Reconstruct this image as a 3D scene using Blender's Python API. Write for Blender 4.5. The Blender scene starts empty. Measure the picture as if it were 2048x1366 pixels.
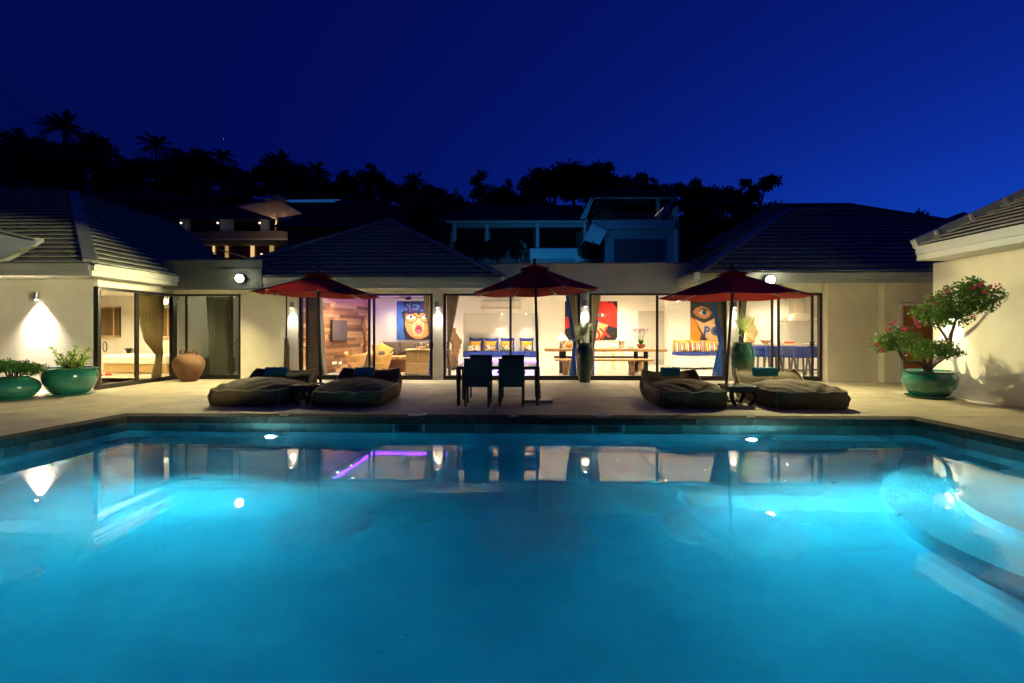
import bpy, bmesh, math, random
from mathutils import Vector, Matrix
import numpy as np
R = math.radians
PI = math.pi
random.seed(7)
rng = np.random.default_rng(11)
scene = bpy.context.scene
col = scene.collection

# ------------------------------------------------------------------ camera
TH, CH, WL = R(1.5), 1.4, -0.23          # camera yaw, height above the deck, water level
cam = bpy.data.objects.new('camera', bpy.data.cameras.new('camera'))
col.objects.link(cam)
cam.location = (0, 0, CH)
cam.rotation_euler = (R(90), 0, TH)
cam.data.sensor_width = 36
cam.data.lens = 36 * 1000 / 2048
cam.data.shift_y = -23 / 2048
cam.data.clip_start = 0.05
cam.data.clip_end = 2000
scene.camera = cam

# ------------------------------------------------------------------ sky and exposure
world = bpy.data.worlds.new('World')
scene.world = world
world.use_nodes = True
wn, wl = world.node_tree.nodes, world.node_tree.links
bg = wn['Background']
sky = wn.new('ShaderNodeTexSky')
sky.sky_type = 'NISHITA'
sky.sun_disc = False
sky.sun_elevation = R(-5.0)
sky.sun_rotation = R(62)
sky.ozone_density = 6
sky.dust_density = 1.2
sky.air_density = 1.0
tint = wn.new('ShaderNodeMixRGB')
tint.blend_type = 'MULTIPLY'
tint.inputs[0].default_value = 1
tint.inputs[2].default_value = (0.14, 0.62, 1.0, 1)
wl.new(sky.outputs[0], tint.inputs[1])
glow = wn.new('ShaderNodeMixRGB')                 # even night blue of the long exposure on top of the dusk gradient
glow.blend_type = 'ADD'
glow.inputs[0].default_value = 1
glow.inputs[2].default_value = (0.00006, 0.0004, 0.0055, 1)
wl.new(tint.outputs[0], glow.inputs[1])
wl.new(glow.outputs[0], bg.inputs[0])
bg.inputs[1].default_value = 7.5
vs = scene.view_settings
scene.display_settings.display_device = 'sRGB'
vs.view_transform = 'Standard'
vs.look = 'None'
vs.exposure = 0.15
vs.gamma = 1
vs.use_curve_mapping = False
cy = scene.cycles
cy.use_denoising = True
try: cy.denoiser = 'OPENIMAGEDENOISE'
except Exception: pass
cy.max_bounces = 10
cy.diffuse_bounces = 4
cy.glossy_bounces = 4
cy.transmission_bounces = 8
cy.transparent_max_bounces = 16
cy.sample_clamp_indirect = 0
cy.sample_clamp_direct = 0
cy.caustics_reflective = True
cy.caustics_refractive = True
cy.blur_glossy = 1.0

INTW, SCW, FLW, POOLW = 6.2, 5.0, 2.0, 1200   # lamp strengths
# ------------------------------------------------------------------ picture <-> place
FX, FY = -math.sin(TH), math.cos(TH)
def ray(px, py):
    u = (px - 1024) / 1000
    return Vector((FX + u * math.cos(TH), FY + u * math.sin(TH), (660 - py) / 1000))
def at(px, py, z=0.0):                    # the point at height z seen at a pixel of the photograph
    d = ray(px, py); t = (z - CH) / d.z
    return Vector((d.x * t, d.y * t, z))
def X(px, Y):                             # where the column px of the photograph meets the plane y = Y
    d = ray(px, 660); return d.x * Y / d.y
def Z(py, px, Y):
    d = ray(px, py); return CH + d.z * Y / d.y

# ------------------------------------------------------------------ materials
MATS = {}
def mat(name, c=(0.5, 0.5, 0.5), rough=0.6, metal=0.0, var=0.0, scale=4.0, bump=0.0, bscale=40.0, c2=None, emit=None, es=0.0, spec=0.5, coat=0.0, sss=0.0, stretch=None, bdist=0.01):
    if name in MATS: return MATS[name]
    m = bpy.data.materials.new(name); m.use_nodes = True
    N, L = m.node_tree.nodes, m.node_tree.links
    b = N['Principled BSDF']
    b.inputs['Base Color'].default_value = (*c, 1)
    b.inputs['Roughness'].default_value = rough
    b.inputs['Metallic'].default_value = metal
    b.inputs['Specular IOR Level'].default_value = spec
    if coat: b.inputs['Coat Weight'].default_value = coat; b.inputs['Coat Roughness'].default_value = 0.08
    tc = None
    def coords():
        t = N.new('ShaderNodeTexCoord'); mp = N.new('ShaderNodeMapping')
        L.new(t.outputs['Object'], mp.inputs['Vector'])
        if stretch: mp.inputs['Scale'].default_value = stretch
        return mp
    if var or c2:
        tc = coords()
        n = N.new('ShaderNodeTexNoise'); n.inputs['Scale'].default_value = scale; n.inputs['Detail'].default_value = 6; n.inputs['Roughness'].default_value = 0.6
        L.new(tc.outputs[0], n.inputs['Vector'])
        r = N.new('ShaderNodeValToRGB')
        r.color_ramp.elements[0].position = 0.3; r.color_ramp.elements[1].position = 0.7
        a = c2 if c2 else tuple(x * (1 - var) for x in c)
        d = c if c2 else tuple(min(1, x * (1 + var)) for x in c)
        r.color_ramp.elements[0].color = (*a, 1); r.color_ramp.elements[1].color = (*d, 1)
        L.new(n.outputs[0], r.inputs[0]); L.new(r.outputs[0], b.inputs['Base Color'])
    if bump:
        tc = tc or coords()
        n = N.new('ShaderNodeTexNoise'); n.inputs['Scale'].default_value = bscale; n.inputs['Detail'].default_value = 4
        L.new(tc.outputs[0], n.inputs['Vector'])
        bp = N.new('ShaderNodeBump'); bp.inputs['Strength'].default_value = bump; bp.inputs['Distance'].default_value = bdist
        L.new(n.outputs[0], bp.inputs['Height']); L.new(bp.outputs[0], b.inputs['Normal'])
    if emit:
        b.inputs['Emission Color'].default_value = (*emit, 1); b.inputs['Emission Strength'].default_value = es
    MATS[name] = m
    return m
def sRGB(r, g, b): 
    f = lambda v: (v / 255 / 12.92) if v <= 10 else ((v / 255 + 0.055) / 1.055) ** 2.4
    return (f(r), f(g), f(b))

plaster = mat('white_plaster', (0.77, 0.72, 0.60), 0.85, var=0.09, scale=1.2, bump=0.25, bscale=22, bdist=0.006)
plaster_in = mat('interior_plaster', (0.78, 0.76, 0.70), 0.9, var=0.02, scale=1.0, bump=0.1, bscale=30, bdist=0.004)
parapet_m = mat('weathered_parapet', (0.50, 0.47, 0.41), 0.9, var=0.14, scale=1.4, bump=0.3, bscale=14)
deck_m = mat('deck_concrete', (0.42, 0.36, 0.24), 0.75, var=0.22, scale=1.7, bump=0.3, bscale=60, bdist=0.004)
coping_m = mat('coping_slate', (0.060, 0.048, 0.036), 0.85, spec=0.15, var=0.5, scale=9, bump=0.5, bscale=24)
bronze = mat('dark_bronze_frame', (0.028, 0.024, 0.020), 0.35, metal=0.3)
fascia_m = mat('painted_fascia', (0.36, 0.37, 0.33), 0.55, var=0.06, scale=2)
white_m = mat('white_paint', (0.78, 0.76, 0.72), 0.4)
tile_m = mat('roof_tile_concrete', (0.32, 0.34, 0.24), 0.75, var=0.3, scale=7, bump=0.4, bscale=50)
cap_m = mat('roof_hip_cap', (0.30, 0.32, 0.24), 0.7, var=0.2, scale=5)
dark_m = mat('black_wicker', (0.012, 0.011, 0.011), 0.5, bump=0.8, bscale=220, bdist=0.003)
alu = mat('brushed_steel', (0.35, 0.35, 0.34), 0.35, metal=0.9)
red_m = mat('red_canvas', (0.42, 0.016, 0.014), 0.8, var=0.1, scale=3, bump=0.2, bscale=300, bdist=0.002)
pole_m = mat('dark_wood_pole', (0.045, 0.026, 0.016), 0.45, var=0.3, scale=6, stretch=(6, 6, .6))
rib_m = mat('pale_wood_rib', (0.33, 0.24, 0.15), 0.5)
khaki = mat('khaki_canvas', (0.125, 0.086, 0.032), 0.85, var=0.14, scale=2.2, bump=0.35, bscale=180, bdist=0.003)
pipe_m = mat('khaki_piping', (0.36, 0.29, 0.17), 0.8)
teal_m = mat('teal_towel', (0.02, 0.34, 0.37), 0.95, var=0.15, scale=20, bump=1.0, bscale=160, bdist=0.006)
stitch_m = mat('grey_embroidery', (0.22, 0.28, 0.28), 0.9)
jade = mat('jade_glaze', (0.022, 0.17, 0.125), 0.16, c2=(0.014, 0.115, 0.085), scale=3, coat=0.6)
vase_g = mat('bottle_green_glaze', (0.020, 0.090, 0.060), 0.14, c2=(0.010, 0.05, 0.035), scale=5, coat=0.7)
soil = mat('potting_soil', (0.03, 0.02, 0.012), 0.95, bump=1, bscale=60)
terra = mat('terracotta', (0.13, 0.042, 0.018), 0.75, c2=(0.21, 0.12, 0.06), scale=3.2, bump=0.5, bscale=30)
leaf_g = mat('leaf_green', (0.10, 0.20, 0.032), 0.45, var=0.4, scale=6)
leaf_d = mat('leaf_dark', (0.06, 0.16, 0.028), 0.45, var=0.4, scale=6)
leaf_y = mat('leaf_lime', (0.32, 0.46, 0.07), 0.5, var=0.35, scale=9)
leaf_sp = mat('leaf_spike', (0.50, 0.58, 0.26), 0.4, var=0.3, scale=9)
bark = mat('bark', (0.075, 0.05, 0.03), 0.9, var=0.4, scale=14, bump=0.8, bscale=40)
magenta = mat('magenta_bract', (0.42, 0.018, 0.17), 0.6, c2=(0.50, 0.05, 0.10), scale=7)
hill_leaf = mat('hill_foliage', (0.06, 0.075, 0.035), 0.8, var=0.5, scale=0.6)
hill_trunk = mat('hill_trunk', (0.05, 0.04, 0.03), 0.9)
hill_m = mat('hill_ground', (0.035, 0.05, 0.02), 0.95, var=0.4, scale=0.2)
blue_m = mat('royal_blue_fabric', (0.018, 0.045, 0.30), 0.8, var=0.08, scale=8, bump=0.2, bscale=250, bdist=0.002)
beige_m = mat('taupe_curtain', (0.24, 0.20, 0.13), 0.9, var=0.12, scale=5)
lining = mat('blue_curtain_lining', (0.02, 0.085, 0.32), 0.85, var=0.1, scale=5)
sheer = mat('sheer_curtain', (0.42, 0.42, 0.34), 0.9)
wood_l = mat('light_slab_wood', (0.52, 0.30, 0.12), 0.4, c2=(0.36, 0.18, 0.07), scale=5, stretch=(1, 7, 7))
drift = mat('driftwood', (0.36, 0.19, 0.075), 0.55, c2=(0.12, 0.055, 0.022), scale=6, bump=1.0, bscale=16, stretch=(3, 3, .8), bdist=0.02)
drift_p = mat('pale_driftwood', (0.66, 0.47, 0.22), 0.45, c2=(0.42, 0.26, 0.10), scale=6, bump=1.0, bscale=16, stretch=(3, 3, .8), bdist=0.02)
floor_m = mat('polished_floor', (0.72, 0.69, 0.62), 0.12, var=0.03, scale=1)
black_m = mat('black_lacquer', (0.012, 0.012, 0.014), 0.3)
def planks(name, cols):
    return [mat(f'{name}_{i}', c, 0.5, c2=tuple(x * 0.62 for x in c), scale=6, stretch=(1.2, 1.2, 12), bump=0.2, bscale=30) for i, c in enumerate(cols)]
plank_ms = planks('teak_plank', [(0.40, 0.19, 0.08), (0.28, 0.12, 0.05), (0.56, 0.32, 0.16), (0.17, 0.07, 0.03), (0.48, 0.25, 0.11)])
hide = mat('tan_hide', (0.66, 0.42, 0.13), 0.5, c2=(0.50, 0.27, 0.08), scale=3)
sofa_m = mat('brown_sofa_fabric', (0.105, 0.062, 0.036), 0.9, var=0.15, scale=6, bump=0.3, bscale=180, bdist=0.003)
greyb = mat('grey_brown_cushion', (0.11, 0.078, 0.054), 0.9, var=0.12, scale=8)
yell = mat('mustard_cushion', (0.62, 0.42, 0.045), 0.9, c2=(0.50, 0.36, 0.10), scale=9)
orange = mat('orange_cushion', (0.72, 0.30, 0.02), 0.9, c2=(0.85, 0.50, 0.06), scale=12)
tanbox = mat('tan_leather_cabinet', (0.33, 0.20, 0.085), 0.5, var=0.1, scale=6)
yellow_p = mat('yellow_paint', (0.75, 0.62, 0.04), 0.4)
linen = mat('white_linen', (0.80, 0.74, 0.62), 0.9, bump=0.4, bscale=7, bdist=0.02)
skirt_m = mat('tan_bed_skirt', (0.44, 0.30, 0.13), 0.9)
grey_door = mat('grey_white_door', (0.50, 0.48, 0.42), 0.6)
oak_door = mat('orange_wood_door', (0.50, 0.17, 0.035), 0.45, c2=(0.33, 0.11, 0.025), scale=5, stretch=(8, 8, .6))
def emis(name, c, s):
    if name in MATS: return MATS[name]
    m = bpy.data.materials.new(name); m.use_nodes = True
    N, L = m.node_tree.nodes, m.node_tree.links
    N.remove(N['Principled BSDF'])
    e = N.new('ShaderNodeEmission'); e.inputs[0].default_value = (*c, 1); e.inputs[1].default_value = s
    L.new(e.outputs[0], N['Material Output'].inputs[0]); MATS[name] = m
    return m
def glass_mat():
    m = bpy.data.materials.new('window_glass'); m.use_nodes = True
    N, L = m.node_tree.nodes, m.node_tree.links
    N.remove(N['Principled BSDF'])
    t = N.new('ShaderNodeBsdfTransparent'); t.inputs[0].default_value = (0.93, 0.95, 0.93, 1)
    g = N.new('ShaderNodeBsdfGlossy'); g.inputs['Roughness'].default_value = 0.02
    lw = N.new('ShaderNodeLayerWeight'); f = N.new('ShaderNodeMath'); f.operation = 'POWER'; f.inputs[1].default_value = 5
    lw.inputs[0].default_value = 0.5; L.new(lw.outputs['Facing'], f.inputs[0])
    f2 = N.new('ShaderNodeMath'); f2.operation = 'MULTIPLY_ADD'; f2.inputs[1].default_value = 0.9; f2.inputs[2].default_value = 0.05; L.new(f.outputs[0], f2.inputs[0])
    x = N.new('ShaderNodeMixShader')
    L.new(f2.outputs[0], x.inputs[0]); L.new(t.outputs[0], x.inputs[1]); L.new(g.outputs[0], x.inputs[2])
    L.new(x.outputs[0], N['Material Output'].inputs[0]); return m
glass = glass_mat()
def leafy(m, t=0.35):                    # thin leaves let some light through
    N, L = m.node_tree.nodes, m.node_tree.links
    b = N['Principled BSDF']; b.inputs['Specular IOR Level'].default_value = 0.25
    tr = N.new('ShaderNodeBsdfTranslucent'); x = N.new('ShaderNodeMixShader'); x.inputs[0].default_value = t
    src = b.inputs['Base Color'].links
    if src: L.new(src[0].from_socket, tr.inputs[0])
    else: tr.inputs[0].default_value = b.inputs['Base Color'].default_value
    L.new(b.outputs[0], x.inputs[1]); L.new(tr.outputs[0], x.inputs[2]); L.new(x.outputs[0], N['Material Output'].inputs[0])
for m_ in (leaf_g, leaf_d, leaf_y, leaf_sp, magenta, beige_m, lining): leafy(m_)
leafy(red_m, 0.05); leafy(sheer, 0.4)

# ------------------------------------------------------------------ mesh helpers
ORG = {}
class MB:
    def __init__(s): s.v = []; s.f = []; s.mi = []; s.smooth = False
    def add(s, vs, fs, mi=0):
        k = len(s.v); s.v.extend([tuple(p) for p in vs]); s.f.extend([tuple(i + k for i in f) for f in fs]); s.mi.extend([mi] * len(fs)); return s
    def box(s, x0, x1, y0, y1, z0, z1, mi=0, M=None):
        vs = [(x, y, z) for x in (x0, x1) for y in (y0, y1) for z in (z0, z1)]
        if M is not None: vs = [M @ Vector(p) for p in vs]
        return s.add(vs, [(0, 1, 3, 2), (4, 6, 7, 5), (0, 4, 5, 1), (2, 3, 7, 6), (0, 2, 6, 4), (1, 5, 7, 3)], mi)
    def bar(s, p, q, w, h=None, mi=0, up=(0, 0, 1)):
        p, q = Vector(p), Vector(q); h = h or w; d = (q - p); L = d.length; d.normalize()
        u = Vector(up)
        if abs(d.dot(u)) > 0.99: u = Vector((0, 1, 0))
        a = d.cross(u).normalized(); b = a.cross(d).normalized()
        vs = []
        for base in (p, q):
            for i, j in ((-1, -1), (1, -1), (1, 1), (-1, 1)): vs.append(base + a * (i * w / 2) + b * (j * h / 2))
        return s.add(vs, [(3, 2, 1, 0), (4, 5, 6, 7), (0, 1, 5, 4), (1, 2, 6, 5), (2, 3, 7, 6), (3, 0, 4, 7)], mi)
    def tube(s, pts, rs, n=8, mi=0, cap=True):
        pts = [Vector(p) for p in pts]
        if not hasattr(rs, '__len__'): rs = [rs] * len(pts)
        k0 = len(s.v); prev = None
        for i, p in enumerate(pts):
            d = (pts[min(i + 1, len(pts) - 1)] - pts[max(i - 1, 0)]).normalized()
            if prev is None:
                u = Vector((0, 0, 1)) if abs(d.z) < 0.9 else Vector((1, 0, 0))
                a = d.cross(u).normalized()
            else: a = (prev - d * prev.dot(d)).normalized()
            b = d.cross(a); prev = a
            for j in range(n):
                t = 2 * PI * j / n; s.v.append(tuple(p + (a * math.cos(t) + b * math.sin(t)) * rs[i]))
        for i in range(len(pts) - 1):
            for j in range(n):
                s.f.append((k0 + i * n + j, k0 + i * n + (j + 1) % n, k0 + (i + 1) * n + (j + 1) % n, k0 + (i + 1) * n + j)); s.mi.append(mi)
        if cap:
            s.f.append(tuple(k0 + j for j in reversed(range(n)))); s.mi.append(mi)
            e = k0 + (len(pts) - 1) * n; s.f.append(tuple(e + j for j in range(n))); s.mi.append(mi)
        return s
    def lathe(s, prof, n=32, c=(0, 0, 0), mi=0, sx=1, sy=1):
        k0 = len(s.v)
        for r, z in prof:
            for j in range(n):
                t = 2 * PI * j / n; s.v.append((c[0] + r * math.cos(t) * sx, c[1] + r * math.sin(t) * sy, c[2] + z))
        for i in range(len(prof) - 1):
            for j in range(n):
                s.f.append((k0 + i * n + j, k0 + i * n + (j + 1) % n, k0 + (i + 1) * n + (j + 1) % n, k0 + (i + 1) * n + j)); s.mi.append(mi)
        s.f.append(tuple(k0 + j for j in reversed(range(n)))); s.mi.append(mi)
        e = k0 + (len(prof) - 1) * n; s.f.append(tuple(e + j for j in range(n))); s.mi.append(mi)
        return s
    def poly(s, pts, mi=0): return s.add(pts, [tuple(range(len(pts)))], mi)
    def prism(s, pts, off, mi=0):          # pts: planar loop, off: extrusion vector
        n = len(pts); o = Vector(off); a = [Vector(p) for p in pts]
        return s.add(a + [p + o for p in a], [tuple(reversed(range(n))), tuple(range(n, 2 * n))] + [(i, (i + 1) % n, n + (i + 1) % n, n + i) for i in range(n)], mi)
    def grid(s, fn, nu, nv, mi=0, wrap=False):
        k0 = len(s.v)
        for i in range(nu + 1):
            for j in range(nv + 1): s.v.append(tuple(fn(i / nu, j / nv)))
        for i in range(nu):
            for j in range(nv):
                a = k0 + i * (nv + 1) + j; s.f.append((a, a + 1, a + nv + 2, a + nv + 1)); s.mi.append(mi)
        return s
    def build(s, name, m, parent=None, smooth=False, bevel=0, sub=0, label=None, kind=None, auto=None):
        me = bpy.data.meshes.new(name)
        o0 = Vector(ORG.get(parent.name, (0, 0, 0))) if parent else Vector((0, 0, 0))
        me.from_pydata([tuple(Vector(p) - o0) for p in s.v] if parent else s.v, [], s.f)
        ms = m if isinstance(m, (list, tuple)) else [m]
        for q in ms: me.materials.append(q)
        if len(ms) > 1: me.polygons.foreach_set('material_index', s.mi)
        bm = bmesh.new(); bm.from_mesh(me); bmesh.ops.recalc_face_normals(bm, faces=bm.faces); bm.to_mesh(me); bm.free()
        if smooth: me.polygons.foreach_set('use_smooth', [True] * len(me.polygons))
        me.update()
        ob = bpy.data.objects.new(name, me); col.objects.link(ob)
        if parent: ob.parent = parent; ORG[ob.name] = tuple(o0)
        if smooth and auto:
            try: 
                me.set_sharp_from_angle(angle=R(auto))
            except Exception: pass
        if bevel:
            b = ob.modifiers.new('bevel', 'BEVEL'); b.width = bevel; b.segments = 2; b.limit_method = 'ANGLE'
        if sub:
            b = ob.modifiers.new('sub', 'SUBSURF'); b.levels = sub; b.render_levels = sub
        if label: ob['label'] = label
        if kind: ob['kind'] = kind
        return ob
def tag(o, label, cat, group=None):
    o['label'] = label; o['category'] = cat
    if group: o['group'] = group
    return o
def thing(name, label, cat, loc, group=None, rz=0):
    o = bpy.data.objects.new(name, None); col.objects.link(o); o.location = loc; o.rotation_euler = (0, 0, rz)
    o.empty_display_size = 0.1
    ORG[o.name] = tuple(loc); return tag(o, label, cat, group)
def kids(o): return [c for c in bpy.data.objects if c.parent == o]
def copy_tree(o, parent=None):
    c = o.copy(); col.objects.link(c); c.parent = parent
    ORG[c.name] = ORG.get(o.name, (0, 0, 0))
    for ch in kids(o): copy_tree(ch, c)
    return c
def dup(o, loc, label=None, rz=None, group=None, scale=None):
    c = copy_tree(o); c.location = loc
    if label: c['label'] = label
    if rz is not None: c.rotation_euler = (0, 0, rz)
    if group: c['group'] = group
    if scale: c.scale = scale
    return c
def struct(mb, name, m, parent=None, label=None, **k):
    o = mb.build(name, m, parent, **k)
    if not parent: o['kind'] = 'structure'
    if label: o['label'] = label
    return o
def lamp(name, kind, loc, power, color, parent=None, direction=None, size=0.05, angle=None, blend=0.5):
    d = bpy.data.lights.new(name, kind); d.energy = power; d.color = color
    if kind in ('POINT', 'SPOT'): d.shadow_soft_size = size
    if kind == 'SPOT': d.spot_size = R(angle); d.spot_blend = blend
    if kind == 'AREA': d.size = size
    o = bpy.data.objects.new(name, d); col.objects.link(o)
    o0 = Vector(ORG.get(parent.name, (0, 0, 0))) if parent else Vector((0, 0, 0))
    o.location = Vector(loc) - o0
    if direction is not None: o.rotation_euler = Vector(direction).to_track_quat('-Z', 'Y').to_euler()
    if parent: o.parent = parent
    return o
def leaf_cloud(mb, n, blobs, size, mi=0, shell=0.45, flat=0.0, droop=0.0, aspect=0.5):
    """n leaves scattered through ellipsoids (cx, cy, cz, rx, ry, rz)."""
    w = np.array([b[3] * b[4] * b[5] for b in blobs]) ** 0.75; w /= w.sum()
    idx = rng.choice(len(blobs), n, p=w); B = np.array(blobs)[idx]
    d = rng.normal(size=(n, 3)); d /= np.linalg.norm(d, axis=1)[:, None]
    r = shell + (1 - shell) * rng.random(n) ** 0.6
    r *= 1 + 0.12 * np.sin(d[:, 0] * 7 + idx) * np.cos(d[:, 2] * 6)
    P = B[:, :3] + d * r[:, None] * B[:, 3:]
    a = rng.normal(size=(n, 3)); a[:, 2] = a[:, 2] * (1 - flat) - droop; a /= np.linalg.norm(a, axis=1)[:, None]
    b = np.cross(a, rng.normal(size=(n, 3))); b /= np.linalg.norm(b, axis=1)[:, None]
    nn = np.cross(a, b)
    s = size * (0.6 + 0.8 * rng.random(n))[:, None]
    v0 = P; v1 = P + a * s * 0.5 + b * s * aspect * 0.5 + nn * s * 0.1; v2 = P + a * s; v3 = P + a * s * 0.5 - b * s * aspect * 0.5 + nn * s * 0.1
    V = np.stack([v0, v1, v2, v3], 1).reshape(-1, 3)
    k = len(mb.v); mb.v.extend(map(tuple, V.tolist()))
    for i in range(n):
        q = k + i * 4; mb.f.append((q, q + 1, q + 2, q + 3))
    mb.mi.extend([mi] * n)
    return mb
def strip(mb, p, d, L, w, droop=0.3, n=4, mi=0):        # one long arching leaf blade
    p = Vector(p); d = Vector(d).normalized(); side = d.cross(Vector((0, 0, 1)))
    side = side.normalized() if side.length > 0.05 else Vector((1, 0, 0))
    k = len(mb.v)
    for i in range(n + 1):
        t = i / n; c = p + d * L * t + Vector((0, 0, -droop * L * t * t)); ww = w * (1 - t) ** 0.7 * (0.5 + min(t * 4, .5)) if i < n else 0.0008
        mb.v.append(tuple(c + side * ww)); mb.v.append(tuple(c - side * ww))
    for i in range(n): mb.f.append((k + 2 * i, k + 2 * i + 1, k + 2 * i + 3, k + 2 * i + 2)); mb.mi.append(mi)
    return mb
def text_mesh(txt, size, depth=0.004):
    c = bpy.data.curves.new('t', 'FONT'); c.body = txt; c.size = size; c.extrude = depth; c.offset = size * 0.032; c.align_x = 'CENTER'; c.align_y = 'CENTER'
    o = bpy.data.objects.new('t', c); col.objects.link(o)
    me = bpy.data.meshes.new_from_object(o)
    bpy.data.objects.remove(o); return me
def lettering(txt, size, loc, m, parent, rot=(R(90), 0, 0), sx=1, name='lettering'):
    me = text_mesh(txt, size); me.materials.clear(); me.materials.append(m)
    o = bpy.data.objects.new(name, me); col.objects.link(o); o.parent = parent
    o.location = Vector(loc) - Vector(ORG[parent.name]); o.rotation_euler = rot; o.scale = (sx, 1, 1); return o
# ================================================================== GROUND, POOL
def skyl(px):                              # height of the wooded skyline above the horizon, in thousandths
    pts = [(-900, 330), (0, 350), (250, 345), (450, 320), (620, 290), (760, 300), (880, 265), (940, 235), (1080, 262), (1230, 285), (1350, 275), (1480, 262), (1600, 215), (1800, 150), (2100, 120), (2900, 110)]
    for (a, b), (c, d) in zip(pts, pts[1:]):
        if a <= px <= c: return b + (d - b) * (px - a) / (c - a)
    return 110 if px > 0 else 330
def hill(x, y):
    if y < 19: return -2.4 if abs(x) < 26 and y > -11 else -0.2
    px = 1024 + 1000 * (x / y + 0.026)
    s = min(1, max(0, (y - 24) / 62)); s = s * s * (3 - 2 * s)
    top = (skyl(px) - 38) / 1000 * 86
    return 0.0 + s * top + 0.7 * math.sin(x * .21) * math.cos(y * .17) * s - max(0, y - 90) * 0.12
g = MB()
xs = [-600, -300, -180] + [i * 6 for i in range(-22, 23)] + [180, 300, 600]
ys = [-300, -60, -12, -11, 0, 10, 18.5, 19.5] + [22 + i * 4 for i in range(20)] + [110, 140, 200, 400, 900]
for y in ys:
    for x in xs: g.v.append((x, y, hill(x, y)))
nx = len(xs)
for j in range(len(ys) - 1):
    for i in range(nx - 1): a = j * nx + i; g.f.append((a, a + 1, a + nx + 1, a + nx)); g.mi.append(0)
struct(g, 'hill_terrain', hill_m, smooth=True)

YP = 8.0; YN = 0.55
def xl(y): return -6.50 - 0.095 * (YP - y)        # pool side walls, water side of the coping
def xr(y): return 6.07 + 0.088 * (YP - y)
CW = 0.27
# deck slabs around the pool
deck = bpy.data.objects.new('deck', None); col.objects.link(deck); deck['kind'] = 'structure'
def slab(poly):
    MB().prism([(x, y, -0.14) for x, y in poly], (0, 0, 0.14)).build('slab', deck_m, deck, bevel=0.006)
gp = 0.006
# pool outer line (outside of coping)
ol, orr, of = (lambda y: xl(y) - CW + 0.0), (lambda y: xr(y) + CW), YP + CW
def cells(a, b, n): return [(a + (b - a) * i / n + gp, a + (b - a) * (i + 1) / n - gp) for i in range(n)]
for y0, y1 in ((of + gp, 10.55), (10.57, 13.0), (13.02, 14.25)):
    for x0, x1 in cells(-25, -10.0, 4) + cells(-10.0, 8.9, 6) + cells(8.9, 25, 4): slab([(x0, y0), (x1, y0), (x1, y1), (x0, y1)])
for y0, y1 in cells(-3, of, 4):
    for x0, x1 in cells(-25, -10.0, 4): slab([(x0, y0), (x1, y0), (x1, y1), (x0, y1)])
    for x0, x1 in cells(8.9, 25, 4): slab([(x0, y0), (x1, y0), (x1, y1), (x0, y1)])
    slab([(-10.0 + gp, y0), (ol(y0), y0), (ol(y1), y1), (-10.0 + gp, y1)])
    slab([(orr(y0), y0), (8.9 - gp, y0), (8.9 - gp, y1), (orr(y1), y1)])
yb = YN - CW
for x0, x1 in cells(ol(yb), orr(yb), 4): slab([(x0, -3), (x1, -3), (x1, yb), (x0, yb)])
MB().box(-25, 25, 8.4, 14.2, -0.3, -0.145).box(-25, -7.9, -3, 8.4, -0.3, -0.145).box(7.4, 25, -3, 8.4, -0.3, -0.145).build('joint_bed', mat('joint_dark', (0.03, 0.027, 0.022), 0.95), deck)

# coping stones
cop = thing('pool_coping', 'dark slate coping stones running round the edge of the swimming pool', 'coping', (0, YP, 0))
def stone(a, b, c, d):
    MB().prism([(p[0], p[1], -0.112) for p in (a, b, c, d)], (0, 0, 0.104 + random.uniform(0.004, 0.010))).build('coping_stone', coping_m, cop, bevel=0.008)
n = 15
x0_, x1_ = xl(YP), xr(YP)
for i in range(n):
    a = x0_ + (x1_ - x0_) * i / n + .002; b = x0_ + (x1_ - x0_) * (i + 1) / n - .002
    a2 = a - (CW if i == 0 else 0); b2 = b + (CW if i == n - 1 else 0)
    stone((a, YP - .0), (b, YP - .0), (b2, YP + CW), (a2, YP + CW))
for i in range(9):
    ya = YP - (YP - YN) * i / 9 - .002; yc = YP - (YP - YN) * (i + 1) / 9 + .002
    stone((xl(ya) - CW, ya + (CW if i == 0 else 0)), (xl(ya), ya), (xl(yc), yc), (xl(yc) - CW, yc))
    stone((xr(ya), ya), (xr(ya) + CW, ya + (CW if i == 0 else 0)), (xr(yc) + CW, yc), (xr(yc), yc))
stone((xl(YN) - CW, YN - CW), (xr(YN) + CW, YN - CW), (xr(YN), YN), (xl(YN), YN))

# pool shell
def pool_mat():
    m = mat('pool_plaster', (0.76, 0.82, 0.84), 0.7, c2=(0.54, 0.63, 0.70), scale=1.5, bump=0.15, bscale=8); return m
pool_m = pool_mat()
ZF = WL - 1.3
sh = MB(); o = 0.03
P4 = [(xl(YP) - o, YP + o), (xr(YP) + o, YP + o), (xr(YN) + o, YN - o), (xl(YN) - o, YN - o)]
sh.poly([(x, y, ZF) for x, y in P4])
for i in range(4):
    (a, b), (c, d) = P4[i], P4[(i + 1) % 4]; sh.poly([(a, b, ZF), (c, d, ZF), (c, d, -0.36), (a, b, -0.36)])
struct(sh, 'pool_basin', pool_m)
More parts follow.
